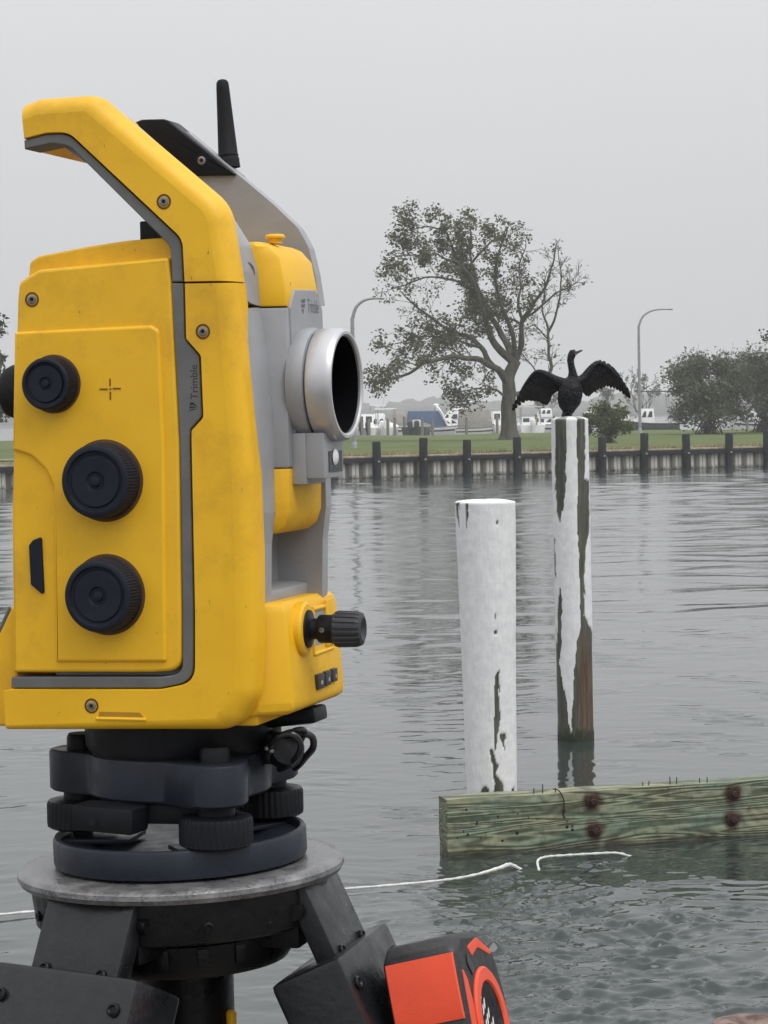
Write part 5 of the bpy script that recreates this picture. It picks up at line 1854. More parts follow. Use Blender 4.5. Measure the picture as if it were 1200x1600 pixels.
# ---------------------------------------------------------------- telescope between the columns
def tele(name, lv, m, parent=TS, half=25.0, fr=22.0, bevel=0.0012):
    """stack of horizontal sections (w, front u, side u, half scale)"""
    vs, fs = [], []
    n = 8
    for (w, uf, us, k) in lv:
        for (u_, s_) in ((-34, fr), (-30, half), (us, half), (uf, fr), (uf, -fr), (us, -half), (-30, -half), (-34, -fr)):
            vs.append(L3(u_, s_ * k, w))
    for j in range(len(lv) - 1):
        for i in range(n):
            i2 = (i + 1) % n
            fs.append((j * n + i, j * n + i2, (j + 1) * n + i2, (j + 1) * n + i))
    fs.append(tuple(range(n))[::-1]); fs.append(tuple((len(lv) - 1) * n + i for i in range(n)))
    return MB().add(vs, fs).build(name, m, parent, bevel=bevel)
wj = side(440, 480, 20)[1]; wk = side(430, 732, 24)[1]; wt = side(440, 377, 20)[1]; wb = side(440, 836, 20)[1]
body_t = tele('telescope_body', [(wk + .15, 62.5, 53, 1), (wj - .25, 62.5, 52.5, 1)], GREY)
tele('telescope_hood', [(wj + .25, 62.3, 52.4, 1), (wj + 8, 62.2, 52.2, 1), (wt - 7, 59.8, 51, .985), (wt - 2, 55.5, 50, .97), (wt, 51, 48, .93)], YEL)
tele('telescope_chin', [(wb, 51, 46, .93), (wb + 1.0, 56.5, 50, .97), (wb + 4, 60.0, 52, .99), (wb + 10, 62.0, 53, 1), (wk - .15, 62.4, 53, 1)], YEL)
# front plate reaching up into the hood
def front_poly(pts, u, th):
    P = [front(x, y, u) for (x, y) in pts]
    n = len(P)
    vs = [L3(u, s_, w_) for (s_, w_) in P] + [L3(u - th, s_, w_) for (s_, w_) in P]
    fs = [tuple(range(n)), tuple(range(n, 2 * n))[::-1]] + [(i, (i + 1) % n, n + (i + 1) % n, n + i) for i in range(n)]
    return MB().add(vs, fs)
bib = front_poly([(454, 481), (461, 452), (494, 453), (504, 484), (509, 600), (505, 752), (470, 753), (463, 733), (459, 600)], 63.3, 2.5).build('front_plate', GREY, TS, bevel=0.0006)
vs, fs = text_mesh('Trimble', 0.0075)
sx0, wb0 = front(480.5, 488, 63.35); sx1, _ = front(498, 488, 63.35)
x0 = min(v[0] for v in vs); x1 = max(v[0] for v in vs)
k = (sx0 - sx1) / ((x1 - x0) * 1e3)
MB().add([L3(63.36, sx0 - (x - x0) * 1e3 * k, wb0 + y * 1e3 * 1.15) for (x, y, z) in vs], fs).build('lettering', mat('worn_grey_lettering', (0.13, 0.132, 0.14), 0.6, 0, 0.2, 200), bib, smooth=False)
es, ew = front(474, 478, 63.35)
e = MB()
for pts in ([(-3, 2.6), (3, 3.2), (2.2, 1.4), (-2, 1.0)], [(-3.2, .5), (2.6, .9), (1.4, -.9), (-2, -.8)], [(-2.6, -1.5), (.8, -1.3), (.2, -3.4), (-.6, -3.4)]):
    e.add([L3(63.36, es - a, ew + b) for (a, b) in pts], [(0, 1, 2, 3)])
e.build('emblem', MATS['worn_grey_lettering'], bib, smooth=False)
# objective
lc = side(537, 601, 0)
ow = lc[1]
col_ = MB().lathe([(0.0246, 0.0620), (0.0252, 0.0645), (0.0252, 0.0672), (0.0246, 0.0694), (0.0235, 0.0698)], n=80, org=L3(0, 0, ow), ax=(1, 0, 0), cap=False).build('lens_collar', GREY, TS)
rg = MB().lathe([(0.0228, 0.0700), (0.0243, 0.0708), (0.0247, 0.0720), (0.0246, 0.0795), (0.0241, 0.0812), (0.0232, 0.0822), (0.0220, 0.0822), (0.0212, 0.0814), (0.0210, 0.0790), (0.0218, 0.0690), (0.0228, 0.0690)], n=96, org=L3(0, 0, ow), ax=(1, 0, 0), cap=False).build('lens_ring', SILV, TS)
MB().lathe([(0.0213, 0.0800), (0.0208, 0.0805), (0.0204, 0.0795), (0.0200, 0.046), (0.0192, 0.044)], n=96, org=L3(0, 0, ow), ax=(1, 0, 0), cap=False).build('lens_barrel', mat('lens_barrel_black', (0.004, 0.004, 0.005), 0.8, 0, 0.2, 90, spec=0.05), rg, recalc=False)
gl = MB().lathe([(0.0201, 0.0636), (0.018, 0.0646), (0.014, 0.0654), (0.009, 0.0660), (0.004, 0.0663), (0.0, 0.0664)], n=64, org=L3(0, 0, ow), ax=(1, 0, 0)).build('objective_glass', GLASS, rg)
MB().lathe([(0.0199, 0.0690), (0.0185, 0.0688), (0.0184, 0.0680)], n=80, org=L3(0, 0, ow), ax=(1, 0, 0), cap=False).build('retaining_ring', mat('satin_black_ring', (0.012, 0.012, 0.014), 0.3, 0.3, 0.1, 60), rg)
# small guide-light block under the ring
s0, wz0 = front(496, 742, 70); s1, wz1 = front(496, 690, 70)
def blk(u0, u1, sa, sb, w0, w1, nm, m, par, bv=0.0007):
    return MB().box(tuple((L3(u0, sa, w0) + L3(u1, sb, w1)) / 2), (abs(u1 - u0) * 1e-3, abs(sb - sa) * 1e-3, abs(w1 - w0) * 1e-3)).build(nm, m, par, bevel=bv)
wl0, wl1 = side(500, 747, 10)[1], side(500, 676, 10)[1]
gb = blk(62, 68.5, 18, -10, wl0 - 2.5, wl1, 'guide_light_block', GREY, TS)
fb = blk(68, 76.5, 17, -10, wl0, wl1, 'guide_light_cover', GREY, TS)
blk(76.4, 76.8, 11, -7.5, wl0 + 2.5, wl1 - 8, 'guide_window', GLASS, fb, 0.0)
sx, wx = front(524, 714, 77)
MB().lathe([(0.0, 0.0001), (0.0036, 0.0002), (0.0030, 0.0008), (0.0012, 0.0013), (0, 0.0014)], n=20, org=L3(76.8, sx, wx), ax=(1, 0, 0)).build('guide_lamp', mat('frosted_lamp', (0.8, 0.8, 0.82), 0.2, 0, 0.02, 20), fb)
# eyepiece at the back
MB().lathe([(0.016, 0.040), (0.016, 0.052), (0.0125, 0.054), (0.0125, 0.066), (0.0122, 0.070), (0.0122, 0.0765), (0.0108, 0.0795), (0.008, 0.0795)], n=48, org=L3(0, 0, ow), ax=(-1, 0, 0), ).build('eyepiece', RUB, TS)
# button and sight on top of the hood
u, w = side(432, 376, 12)
MB().lathe([(0.0030, -0.001), (0.0030, 0.0010), (0.0044, 0.0014), (0.0044, 0.0022), (0.0036, 0.0030), (0, 0.0032)], n=28, org=L3(u - 2, 8, w)).build('level_button', YEL, TS)
u, w = side(240, 362, 10)
blk(u - 5, u + 9, 14, -14, w - 10, w + 4.5, 'collimator_sight', BLACK, TS, 0.0008)

# ---------------------------------------------------------------- lower housing
# pocket between the columns
u, wf = side(430, 921, 24)
blk(-44, 40, 26, -26, 118, wb + 30, 'pocket_wall', GREY, TS, 0.001)
vs = [L3(38, 26, wf + 1), L3(54, 26, wf - .5), L3(54, -26, wf - .5), L3(38, -26, wf + 1), L3(38, 26, wf - 6), L3(54, 26, wf - 6), L3(54, -26, wf - 6), L3(38, -26, wf - 6)]
MB().add(vs, [(0, 1, 2, 3), (7, 6, 5, 4), (0, 4, 5, 1), (1, 5, 6, 2), (2, 6, 7, 3), (3, 7, 4, 0)]).build('pocket_floor', GREY, TS, bevel=0.0015)
# yellow front housing: chamfered towards the near side, leaning out at the bottom
wt_, wm_, wb_ = front(447, 941, 61)[1], front(455, 1085, 64)[1], front(455, 1119, 65)[1]
lv = [(wb_ - .3, 61.0, 48, 1.0), (wb_ + 1.5, 64.2, 50, 1.0), (wb_ + 5, 64.8, 51.5, 1.0), (wt_ - 5, 61.8, 51.2, 1.0), (wt_ - 1.5, 60.6, 50.5, .985), (wt_, 58.5, 49.5, .96)]
vs, fs = [], []
for (w, uf, us, k) in lv:
    for (u_, s_) in ((-20, 35.5), (us, 35.5), (uf, 28.5), (uf, -41.5), (us, -45), (-20, -45)):
        vs.append(L3(u_, s_ * k, w))
for j in range(len(lv) - 1):
    for i in range(6):
        i2 = (i + 1) % 6
        fs.append((j * 6 + i, j * 6 + i2, (j + 1) * 6 + i2, (j + 1) * 6 + i))
fs += [tuple(range(6))[::-1], tuple((len(lv) - 1) * 6 + i for i in range(6))]
fh = MB().add(vs, fs).build('front_housing', YEL, TS, bevel=0.0014)
# recess with grey back and the yellow boss of the tangent knob
ks, kw = front(472, 982, 62)
rp = [(488, 952), (516, 945), (519, 1012), (489, 1023)]
R4 = [front(x, y, 63) for (x, y) in rp]
MB().add([L3(63.15, s_, w_) for (s_, w_) in R4], [(0, 1, 2, 3)]).build('recess_panel', GREY, fh)
fr = MB()
for i in range(4):
    a, b = R4[i], R4[(i + 1) % 4]
    fr.tube([L3(63.0, *a), L3(63.0, *b)], 0.0011, n=8)
fr.build('recess_rim', YEL, fh)
MB().box(L3(63.6, (R4[1][0] + R4[2][0]) / 2 + 5.0, kw), (0.0012, 0.010, abs(R4[0][1] - R4[3][1]) * 1.02e-3)).build('recess_step', YEL, fh, bevel=0.0003)
o = L3(61.0, ks + 1.5, kw)
AXK = (0.995, 0.06, 0.0)
bs_ = MB().lathe([(0.0118, 0.0), (0.0118, 0.0030), (0.0108, 0.0040), (0.0085, 0.0042)], n=48, org=o, ax=AXK).build('knob_boss', YEL, fh)
tk = MB().lathe([(0.0084, 0.0036), (0.0082, 0.0052), (0.0056, 0.0056), (0.0046, 0.0064), (0.0046, 0.0088), (0.0058, 0.0092), (0.0062, 0.0098), (0.0062, 0.0152), (0.0066, 0.0156), (0.0066, 0.0166)], n=40, org=o, ax=AXK).build('tangent_shaft', BLACK, TS)
kn = MB().lathe([(0.0066, 0.0160), (0.0076, 0.0168), (0.0080, 0.0180), (0.0078, 0.0262), (0.0070, 0.0285), (0.0052, 0.0292), (0.0034, 0.0284), (0.0018, 0.0276), (0.0014, 0.0262), (0, 0.0262)], n=144, org=o, ax=AXK, ribs=18, ribd=0.0006, ribrows=(2, 3)).build('tangent_knob', mat('soft_charcoal_rubber', (0.030, 0.032, 0.038), 0.5, 0, 0.15, 90), TS, angle=30)
q = o + Vector(AXK).normalized() * 0.0124
MB().lathe([(0.0011, 0), (0.0011, 0.0002), (0.0006, 0.0002), (0.0005, -0.0002), (0, -0.0002)], n=14, org=q + Vector((0, -0.0062, 0.0)), ax=(0, -1, 0)).build('grub_screw', STEEL, tk)
# three push buttons with pale marks
BTN = mat('grey_push_button', (0.045, 0.043, 0.040), 0.55, 0, 0.15, 90)
MARK = mat('pale_button_mark', (0.45, 0.44, 0.40), 0.6, 0, 0.1, 90)
for i, (xa, xb, ya, yb) in enumerate(((492, 503, 1055, 1074), (504.5, 513.5, 1050, 1069), (515.5, 523.5, 1046, 1063))):
    sa, w1 = front(xa, ya, 64.4); sb, w0 = front(xb, yb, 64.4)
    b_ = MB().box(L3(64.3, (sa + sb) / 2, (w0 + w1) / 2), (0.0032, abs(sa - sb) * 0.94e-3, abs(w1 - w0) * 1.05e-3)).build('push_button', BTN, fh, bevel=0.0005)
    MB().box(L3(65.95, (sa + sb) / 2 - 0.6, (w0 + w1) / 2 - 0.5), (0.0001, 0.0022 - .0006 * i, 0.0016)).build('button_mark', MARK, b_)
# underside and rear control unit
blk(-50, 50, 34, -34, 70.3, 120, 'lower_housing', YEL, TS, 0.002)
MB().lathe([(0.0400, 0.0555), (0.0415, 0.058), (0.0420, 0.0690), (0.0400, 0.0712)], n=72, org=(0, 0, 0)).build('centring_hub', BLACK, TS)
rc = [side(x, y, 40) for (x, y) in ((19, 948), (2, 986), (-70, 1050), (-70, 1134), (30, 1134), (30, 948))]
rcv = loft(rc, 1.5, 42, 40.5, -42, 3).build('control_unit', YEL, TS)
MB().tube([L3(*(lambda q: (q[0] - .6, 41, q[1]))(side(x, y, 41))) for (x, y) in ((19, 950), (2, 986), (-70, 1048))], 0.0012, n=8).build('control_unit_trim', SEAM, rcv)
blk(rc[2][0] + 4, rc[2][0] - 1, 36, -36, rc[2][1] - 10, rc[2][1] - 2, 'control_screen', GLASS, rcv, 0.0004)

# ================================================================== TRIBRACH
TB = empty('tribrach', AX, 'slate-blue three-screw tribrach clamped under the instrument', 'tribrach')
def mm(x, y, z): return Vector((x * 1e-3, y * 1e-3, z * 1e-3))
FT = {'l': (-45, 9), 'f': (19, -44), 'r': (38, 33)}
def lobed(rl, rc_, n=120):
    out = []
    for k in range(n):
        th = 2 * math.pi * k / n
        d = Vector((math.cos(th), math.sin(th)))
        # support of three discs plus the round centre, softened
        best = rc_
        for (x, y) in FT.values():
            c_ = Vector((x, y)); pr = c_.dot(d); off = abs(c_.x * d.y - c_.y * d.x)
            if pr > 0 and off < rl:
                best = max(best, pr + math.sqrt(rl * rl - off * off))
        out.append(best)
    sm_ = [sum(out[(k + j) % n] * w for j, w in zip(range(-4, 5), (1, 2, 3, 4, 5, 4, 3, 2, 1))) / 25 for k in range(n)]
    return [(r_ * math.cos(2 * math.pi * k / n), r_ * math.sin(2 * math.pi * k / n)) for k, r_ in enumerate(sm_)]
LB = lobed(15.5, 41)
def slab(P, z0, z1, bev):
    n = len(P); vs, fs = [], []
    rows = [(z0, 1 - bev / 50), (z0 + bev, 1), (z1 - bev, 1), (z1 - bev * .3, 1 - bev * .3 / 50), (z1, 1 - bev / 50)]
    for (z, k) in rows:
        vs += [mm(x * k, y * k, z) for (x, y) in P]
    for j in range(len(rows) - 1):
        for i in range(n):
            fs.append((j * n + i, j * n + (i + 1) % n, (j + 1) * n + (i + 1) % n, (j + 1) * n + i))
    fs += [tuple(range(n))[::-1], tuple((len(rows) - 1) * n + i for i in range(n))]
    return MB().add(vs, fs)
slab(LB, 36.5, 55, 1.2).build('upper_plate', SLATE, TB)
MB().lathe([(0.0395, 0.0548), (0.0395, 0.0568), (0.0375, 0.0572)], n=72).build('clamp_ring', BLACK, TB)
# base ring follows the slightly tilted tripod head
TILT = Matrix.Rotation(math.radians(1.3), 4, 'Y').inverted()
def tilt(o):
    o.matrix_local = TILT @ o.matrix_local
    return o
bp_ = tilt(MB().lathe([(0.052, 0.0058), (0.0562, 0.0064), (0.0566, 0.0078), (0.0566, 0.0172), (0.0558, 0.0186), (0.0540, 0.0188), (0.0532, 0.0178), (0.0528, 0.0152), (0.040, 0.0140), (0.036, 0.0128), (0.0, 0.0128)], n=96).build('base_plate', SLATE, TB))
for k, (x, y) in enumerate(FT.values()):
    a = math.atan2(y, x)
    # spring leaf under each foot screw
    M3 = Matrix.Rotation(a, 3, 'Z')
    MB().box(mm(x * .80, y * .80, 15.4), (0.034, 0.026, 0.0022), M3).build('spring_leaf', SLATE, bp_, bevel=0.0008)
for k, (x, y) in enumerate(FT.values()):
    sc_ = MB().lathe([(0.0045, 0.0150), (0.0045, 0.019), (0.0142, 0.0190), (0.0158, 0.0200), (0.0160, 0.0212), (0.0160, 0.0300), (0.0152, 0.0316), (0.0120, 0.0322), (0.0084, 0.0326), (0.0082, 0.0372)], n=144, org=mm(x, y, 0), ribs=36, ribd=0.0006, ribrows=(4, 5)).build('foot_screw', BLACK, TB, angle=30)
    MB().lathe([(0.0066, 0.0545), (0.0064, 0.0600), (0.0056, 0.0616), (0.0, 0.0618)], n=28, org=mm(x, y, 0)).build('screw_cap', BLACK, sc_)
# clamp lever between left and front screws
lp = MB().box((0, 0, 0), (0.030, 0.016, 0.0115), None)
lv_ = lp.build('clamp_lever', BLACK, TB, bevel=0.0022)
lv_.location = mm(-27, -38.5, 31.0); lv_.rotation_euler = (0, math.radians(2), math.radians(-22))
MB().lathe([(0.0016, 0), (0.0016, 0.0004), (0.0, 0.0003)], n=12, org=(-0.004, -0.0081, -0.001), ax=(0, -1, 0)).build('lever_pin', RUB, lv_)
l2 = MB().box((0, 0, 0), (0.036, 0.014, 0.0085)).build('lever_stop', BLACK, TB, bevel=0.001)
l2.location = mm(-3, -30, 31.5); l2.rotation_euler = (0, 0, math.radians(-10))
# cable plug and loops at the right
pl_ = MB().box((0, 0, 0), (0.020, 0.012, 0.014)).build('cable_plug', BLACK, TB, bevel=0.002)
pl_.location = mm(39, -6, 56.5); pl_.rotation_euler = (0, 0.2, -0.3)
cb = MB().box((0, 0, 0), (0.030, 0.018, 0.007)).build('battery_foot', BLACK, TB, bevel=0.002)
cb.location = mm(50, -4, 69); cb.rotation_euler = (0, -0.12, -0.3)
def cable(pts, r_, m):
    return MB().tube(curve([at(x, y, Y) - AX for (x, y, Y) in pts], 6), r_, n=10).build('cable', m, TB)
CB = mat('shiny_black_cable', (0.02, 0.02, 0.022), 0.22, 0, 0.2, 60)
cable([(418, 1190, 1.035), (420, 1176, 1.03), (428, 1158, 1.025), (446, 1147, 1.022), (462, 1150, 1.022), (470, 1164, 1.024), (464, 1182, 1.028), (450, 1196, 1.034), (436, 1202, 1.04)], 0.0014, CB)
cable([(424, 1172, 1.04), (436, 1154, 1.035), (452, 1145, 1.032), (474, 1146, 1.032), (488, 1152, 1.034), (489, 1168, 1.036), (478, 1182, 1.04), (468, 1194, 1.045), (461, 1200, 1.05)], 0.0016, CB)
cable([(447, 1150, 1.034), (462, 1141, 1.03), (476, 1142, 1.03), (470, 1158, 1.036)], 0.0013, CB)
cp_ = MB().lathe([(0.0, -0.0055), (0.0075, -0.0045), (0.0085, 0), (0.0075, 0.0045), (0, 0.0055)], n=28).build('cable_cap', BLACK, TB)
cp_.location = at(446, 1172, 1.036) - AX; cp_.rotation_euler = (1.2, 0.3, 0.2)
for (x, y) in ((417, 1169), (424, 1173)):
    ws = MB().lathe([(0, -0.0014), (0.0013, -0.0006), (0.0013, 0.0006), (0, 0.0014)], n=12).build('plug_pin', STEEL, TB)
    ws.location = at(x, y, 1.028) - AX

# ================================================================== TRIPOD
TP = empty('tripod', (AX.x, AX.y, DECK_Z), 'black survey tripod with wet metal head, under the instrument', 'tripod')
ZO = AX.z - DECK_Z
HEADM = bpy.data.materials.new('worn_wet_aluminium')
HEADM.use_nodes = True
t = HEADM.node_tree
b = t.nodes['Principled BSDF']
tx = t.nodes.new('ShaderNodeTexCoord')
n = N(t, 'ShaderNodeTexNoise', Scale=70.0, Detail=8.0, Roughness=0.7)
t.links.new(tx.outputs['Object'], n.inputs['Vector'])
c = ramp(t, n.outputs['Fac'], 0.35, (0.12, 0.12, 0.125), 0.62, (0.30, 0.30, 0.305))
t.links.new(c, b.inputs['Base Color'])
b.inputs['Metallic'].default_value = 0.55
v = N(t, 'ShaderNodeTexVoronoi', Scale=420.0)
t.links.new(tx.outputs['Object'], v.inputs['Vector'])
rr_ = ramp(t, n.outputs['Fac'], 0.35, (0.20, 0.20, 0.20), 0.62, (0.48, 0.48, 0.48))
t.links.new(rr_, b.inputs['Roughness'])
dr = ramp(t, v.outputs['Distance'], 0.12, (1, 1, 1), 0.42, (0, 0, 0))
bp2 = N(t, 'ShaderNodeBump', Strength=0.3, Distance=0.0004)
t.links.new(dr, bp2.inputs['Height'])
t.links.new(bp2.outputs['Normal'], b.inputs['Normal'])
head = MB().lathe([(0.0, 0.0045), (0.058, 0.0050), (0.066, 0.0052), (0.0712, 0.0046), (0.0728, 0.0032), (0.0730, 0.0012), (0.0716, -0.0010), (0.066, -0.0020), (0.030, -0.002)], n=120).build('head_plate', HEADM, TP)
head.matrix_local = Matrix.Translation((0, 0, ZO)) @ TILT
cast = MB().lathe([(0.060, -0.0015), (0.0665, -0.0020), (0.0670, -0.0060), (0.0655, -0.0190), (0.0630, -0.0205), (0.0480, -0.0215), (0.0475, -0.0235), (0.0490, -0.0245), (0.0490, -0.0345), (0.0465, -0.0385), (0.0330, -0.0400), (0.0215, -0.0405), (0.0212, -0.0480), (0.0205, -0.0900), (0.0190, -0.0920), (0.008, -0.0920)], n=96).build('casting', WETBLK, TP)
cast.matrix_local = Matrix.Translation((0, 0, ZO)) @ TILT
for k in range(9):
    a_ = math.radians(-170 + k * 40 + 14)
    d_ = Vector((math.cos(a_), math.sin(a_), 0))
    MB().lathe([(0.0024, -0.0006), (0.0024, 0.0010), (0.0015, 0.0014), (0.0010, 0.0006), (0, 0.0006)], n=14, org=d_ * 0.0662 + Vector((0, 0, -0.0125)), ax=d_).build('casting_screw', WETBLK, cast)
for k in range(18):
    a_ = math.radians(k * 20 + 4)
    d_ = Vector((math.cos(a_), math.sin(a_), 0))
    MB().box(d_ * 0.0492 + Vector((0, 0, -0.0295)), (0.0016, 0.005, 0.0085), Matrix((d_, Vector((-d_.y, d_.x, 0)), Vector((0, 0, 1)))).transposed()).build('casting_rib', WETBLK, cast, bevel=0.0005)
hook = MB().lathe([(0.0022, -0.12), (0.0024, -0.062), (0.0016, -0.0612)], n=20, org=(0.0215, -0.010, ZO)).build('centre_screw_strap', mat('yellow_fibreglass', (0.70, 0.38, 0.01), 0.45, 0, 0.1, 30), TP)
FIB = MATS['yellow_fibreglass']
LEGM = mat('wet_black_leg_plastic', (0.009, 0.010, 0.012), 0.33, 0, 0.3, 40, 0.0003, 240, rvar=0.12, spec=0.5)
for az in (-121, -16, 112):
    a = math.radians(az)
    out = Vector((math.cos(a), math.sin(a), 0)); tan_ = Vector((-math.sin(a), math.cos(a), 0))
    sp_ = math.radians(25)
    dn = (out * math.sin(sp_) - Vector((0, 0, 1)) * math.cos(sp_)).normalized()
    nr_ = tan_.cross(dn).normalized()
    if nr_.dot(out) < 0:
        nr_ = -nr_
    M3 = Matrix((tan_, nr_, -dn)).transposed()
    P0 = out * 0.058 + Vector((0, 0, ZO - 0.006))
    Ltot = (P0.z) / math.cos(sp_)
    def on(lng, n_=0.0, t_=0.0): return P0 + dn * lng + nr_ * n_ + tan_ * t_
    # hinge lugs on the casting
    lug = MB().box(out * 0.052 + Vector((0, 0, ZO - 0.017)), (0.020, 0.044, 0.022), Matrix((out, tan_, Vector((0, 0, 1)))).transposed()).build('hinge_lug', WETBLK, TP, bevel=0.0015)
    leg = MB().box(on(0.016, 0.004), (0.046, 0.010, 0.046), M3).build('leg', LEGM, TP, bevel=0.0015)
    MB().box(on(0.088, -0.002), (0.076, 0.034, 0.116), M3).build('leg_sleeve', LEGM, leg, bevel=0.003)
    MB().tube([on(0.006, 0.001, -0.027), on(0.006, 0.001, 0.027)], 0.0036, n=16).build('hinge_bolt', WETBLK, leg)
    for t_ in (-0.015, 0.015):
        MB().lathe([(0.0026, 0), (0.0026, 0.0012), (0.0018, 0.0018), (0.0012, 0.0010), (0, 0.0010)], n=16, org=on(0.030, 0.009, t_), ax=nr_).build('leg_screw', WETBLK, leg)
    for t_ in (-0.030, 0.030):
        MB().lathe([(0.0030, 0), (0.0030, 0.0012), (0.0020, 0.0018), (0.0013, 0.0010), (0, 0.0010)], n=16, org=on(0.044, 0.015, t_), ax=nr_).build('sleeve_screw', WETBLK, leg)
    for sg in (-1, 1):
        MB().box(on(0.13 + (Ltot * 0.62 - 0.13) / 2, -0.004, sg * 0.021), (0.018, 0.022, Ltot * 0.62 - 0.13), M3).build('upper_rail', FIB, leg, bevel=0.002)
    MB().box(on(Ltot * 0.60, -0.004), (0.072, 0.040, 0.10), M3).build('leg_clamp', LEGM, leg, bevel=0.003)
    MB().box(on(Ltot * 0.76, -0.004), (0.022, 0.020, Ltot * 0.42), M3).build('lower_rail', FIB, leg, bevel=0.002)
    MB().tube([on(Ltot * 0.955, -0.004), on(Ltot * 0.985, -0.004), on(Ltot * 1.0, -0.004)], [0.014, 0.012, 0.003], n=14).build('foot', STEEL, leg)

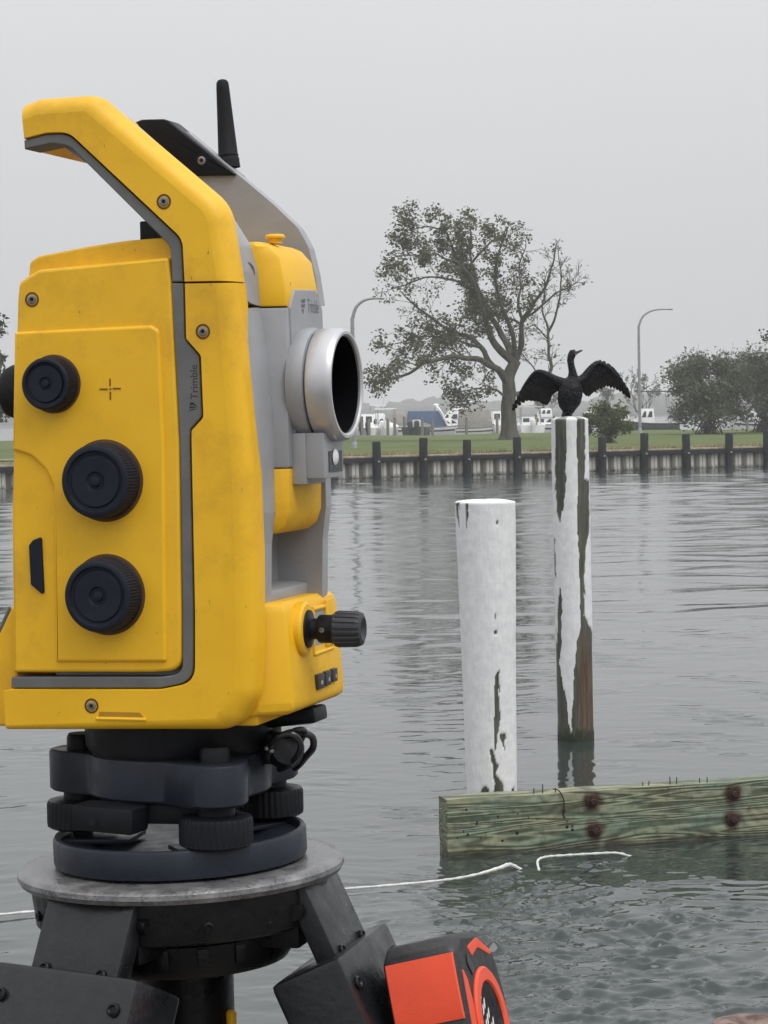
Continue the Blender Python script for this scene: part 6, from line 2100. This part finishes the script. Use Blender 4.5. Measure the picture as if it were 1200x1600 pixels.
# ================================================================== TAPE MEASURE
def tape_measure():
    c0 = at(697, 1552, 1.03)
    root = empty('tape_measure', c0, 'orange-red and black tape measure clipped to the right tripod leg', 'tape measure')
    root.rotation_euler = (math.radians(-13), math.radians(-14), math.radians(-15))
    RED = mat('orange_red_plastic', (0.78, 0.075, 0.024), 0.42, 0, 0.06, 40, 0.00008, 900)
    BK = mat('black_overmould', (0.022, 0.022, 0.024), 0.55, 0, 0.25, 60, 0.0003, 420, rvar=0.1)
    # local: x thickness (right), y away, z up. Side profile in y, z
    prof = fillet([(-32, -52, 8), (-32, 17, 5), (-23, 23, 10), (6, 25, 26), (30, 18, 20), (36, -4, 16), (36, -52, 8)], 6)
    def slab_x(P, x0, x1, bev, off=0.0):
        n = len(P); cx = sum(p[0] for p in P) / n; cz = sum(p[1] for p in P) / n
        rows = [(x0, bev), (x0 + bev * .3, bev * .4), (x0 + bev, 0), (x1 - bev, 0), (x1 - bev * .3, bev * .4), (x1, bev)]
        vs, fs = [], []
        for (x, d_) in rows:
            for (y, z) in P:
                v_ = Vector((y - cx, z - cz)); l_ = v_.length
                v_ = v_ * ((l_ - d_ + off) / l_)
                vs.append(mm(x, v_.x + cx, v_.y + cz))
        for j in range(len(rows) - 1):
            for i in range(n):
                fs.append((j * n + i, j * n + (i + 1) % n, (j + 1) * n + (i + 1) % n, (j + 1) * n + i))
        fs += [tuple(range(n))[::-1], tuple((len(rows) - 1) * n + i for i in range(n))]
        return MB().add(vs, fs)
    case = slab_x(prof, -17, 17, 3.5).build('case', BK, root)
    # red inset across the front edge
    red = []
    for (y, z) in prof:
        red.append((y, z))
    fr_ = MB()
    rows = []
    # the strip follows the front of the case from below the black bumper down to the mouth
    line = [(-32.4, -13), (-32.8, -10), (-33.0, -4), (-33.0, 4), (-32.8, 11), (-32.3, 15.0)]
    vs, fs = [], []
    for (y, z) in line:
        for x in (-15.6, -15.0, -8, 0, 8, 15.0, 15.6):
            e = -0.9 if abs(x) > 15.2 else 0
            vs.append(mm(x, y - e - 0.25 * (1 - (x / 15.6) ** 2), z))
    n = 7
    for i in range(len(line) - 1):
        for k in range(n - 1):
            fs.append((i * n + k, i * n + k + 1, (i + 1) * n + k + 1, (i + 1) * n + k))
    fr_.add(vs, fs).build('front_inset', RED, case)
    # red panels and ring on the right side
    def side_plate(pts, x, th, m, nm):
        P = fillet(pts, 6); k = len(P)
        vs = [mm(x, y, z) for (y, z) in P] + [mm(x - th, y, z) for (y, z) in P]
        fs = [tuple(range(k)), tuple(range(k, 2 * k))[::-1]] + [(i, (i + 1) % k, k + (i + 1) % k, k + i) for i in range(k)]
        return MB().add(vs, fs).build(nm, m, case, bevel=0.0004)
    side_plate([(-29, -20, 2), (-27.5, 9, 2), (-22, 3, 2), (-20, -8, 3), (-22, -24, 2)], 17.3, 2.0, RED, 'side_panel')
    side_plate([(-14, 17, 2), (4, 21.5, 8), (24, 15.5, 8), (22, 13.5, 3), (3, 17, 8), (-8, 13, 3)], 17.3, 2.0, RED, 'side_panel')
    ring = MB().lathe([(0.0245, -0.0012), (0.0245, 0.0006), (0.0235, 0.0014), (0.0185, 0.0014), (0.0178, 0.0006), (0.0178, -0.0012)], n=72, org=mm(17, 4, -16), ax=(1, 0, 0)).build('red_ring', RED, case)
    MB().lathe([(0.0178, 0.0004), (0.0, 0.0004)], n=48, org=mm(17, 4, -16), ax=(1, 0, 0)).build('centre_disc', BK, case)
    side_plate([(-19, 10, 2.5), (-16.5, 15, 2), (-9, 9, 2), (-13, 4, 2)], 17.6, 0.5, mat('black_gloss_slot', (0.008, 0.008, 0.009), 0.3, 0, 0.1, 40), 'lock_slot')
    # slanted white strokes of the printing on the disc
    WH = mat('white_print', (0.75, 0.75, 0.74), 0.5, 0, 0.05, 60)
    for i, (y, z, h_) in enumerate(((-9.5, -6.5, 4.5), (-9.5, -13, 5.5), (-6, -10.5, 5.5), (-9, -20, 6), (-5.5, -17.5, 6), (-2, -14.5, 5), (-4.5, -24.5, 5), (-1, -21.5, 6), (2.5, -18.5, 5))):
        pr_ = MB().add([mm(17.46, y, z), mm(17.46, y + 2.2, z + 1.2), mm(17.46, y + 3.4, z + 1.2 + h_ * .8), mm(17.46, y + 1.2, z + h_ * .8)], [(0, 1, 2, 3)]).build('printed_stroke', WH, case)
    # belt clip towards the leg
    MB().tube(curve([mm(-17, 0, 10), mm(-21, 0, 12), mm(-24, 0, 4), mm(-22.5, 0, -16), mm(-20, 0, -34)], 5), 0.0022, n=8).build('belt_clip', STEEL, case)
tape_measure()

# ================================================================== MIST
def haze():
    x0, x1, y0, y1, z0, z1 = -1450, 1450, -90, 1650, -3.0, 26.0
    o = MB().box(((x0 + x1) / 2, (y0 + y1) / 2, (z0 + z1) / 2), (x1 - x0, y1 - y0, z1 - z0)).add([], []).build('haze', bpy.data.materials.new('thin_mist'), smooth=False)
    m = o.data.materials[0]
    m.use_nodes = True
    t = m.node_tree
    t.nodes.clear()
    out = t.nodes.new('ShaderNodeOutputMaterial')
    v = t.nodes.new('ShaderNodeVolumePrincipled')
    v.inputs['Color'].default_value = (0.97, 0.975, 0.985, 1)
    v.inputs['Density'].default_value = HAZE_D
    v.inputs['Anisotropy'].default_value = 0.2
    t.links.new(v.outputs['Volume'], out.inputs['Volume'])
    o['kind'] = 'stuff'
    tag(o, 'thin pale mist hanging over the water and far bank', 'mist')
HAZE_D = 0.00065
haze()
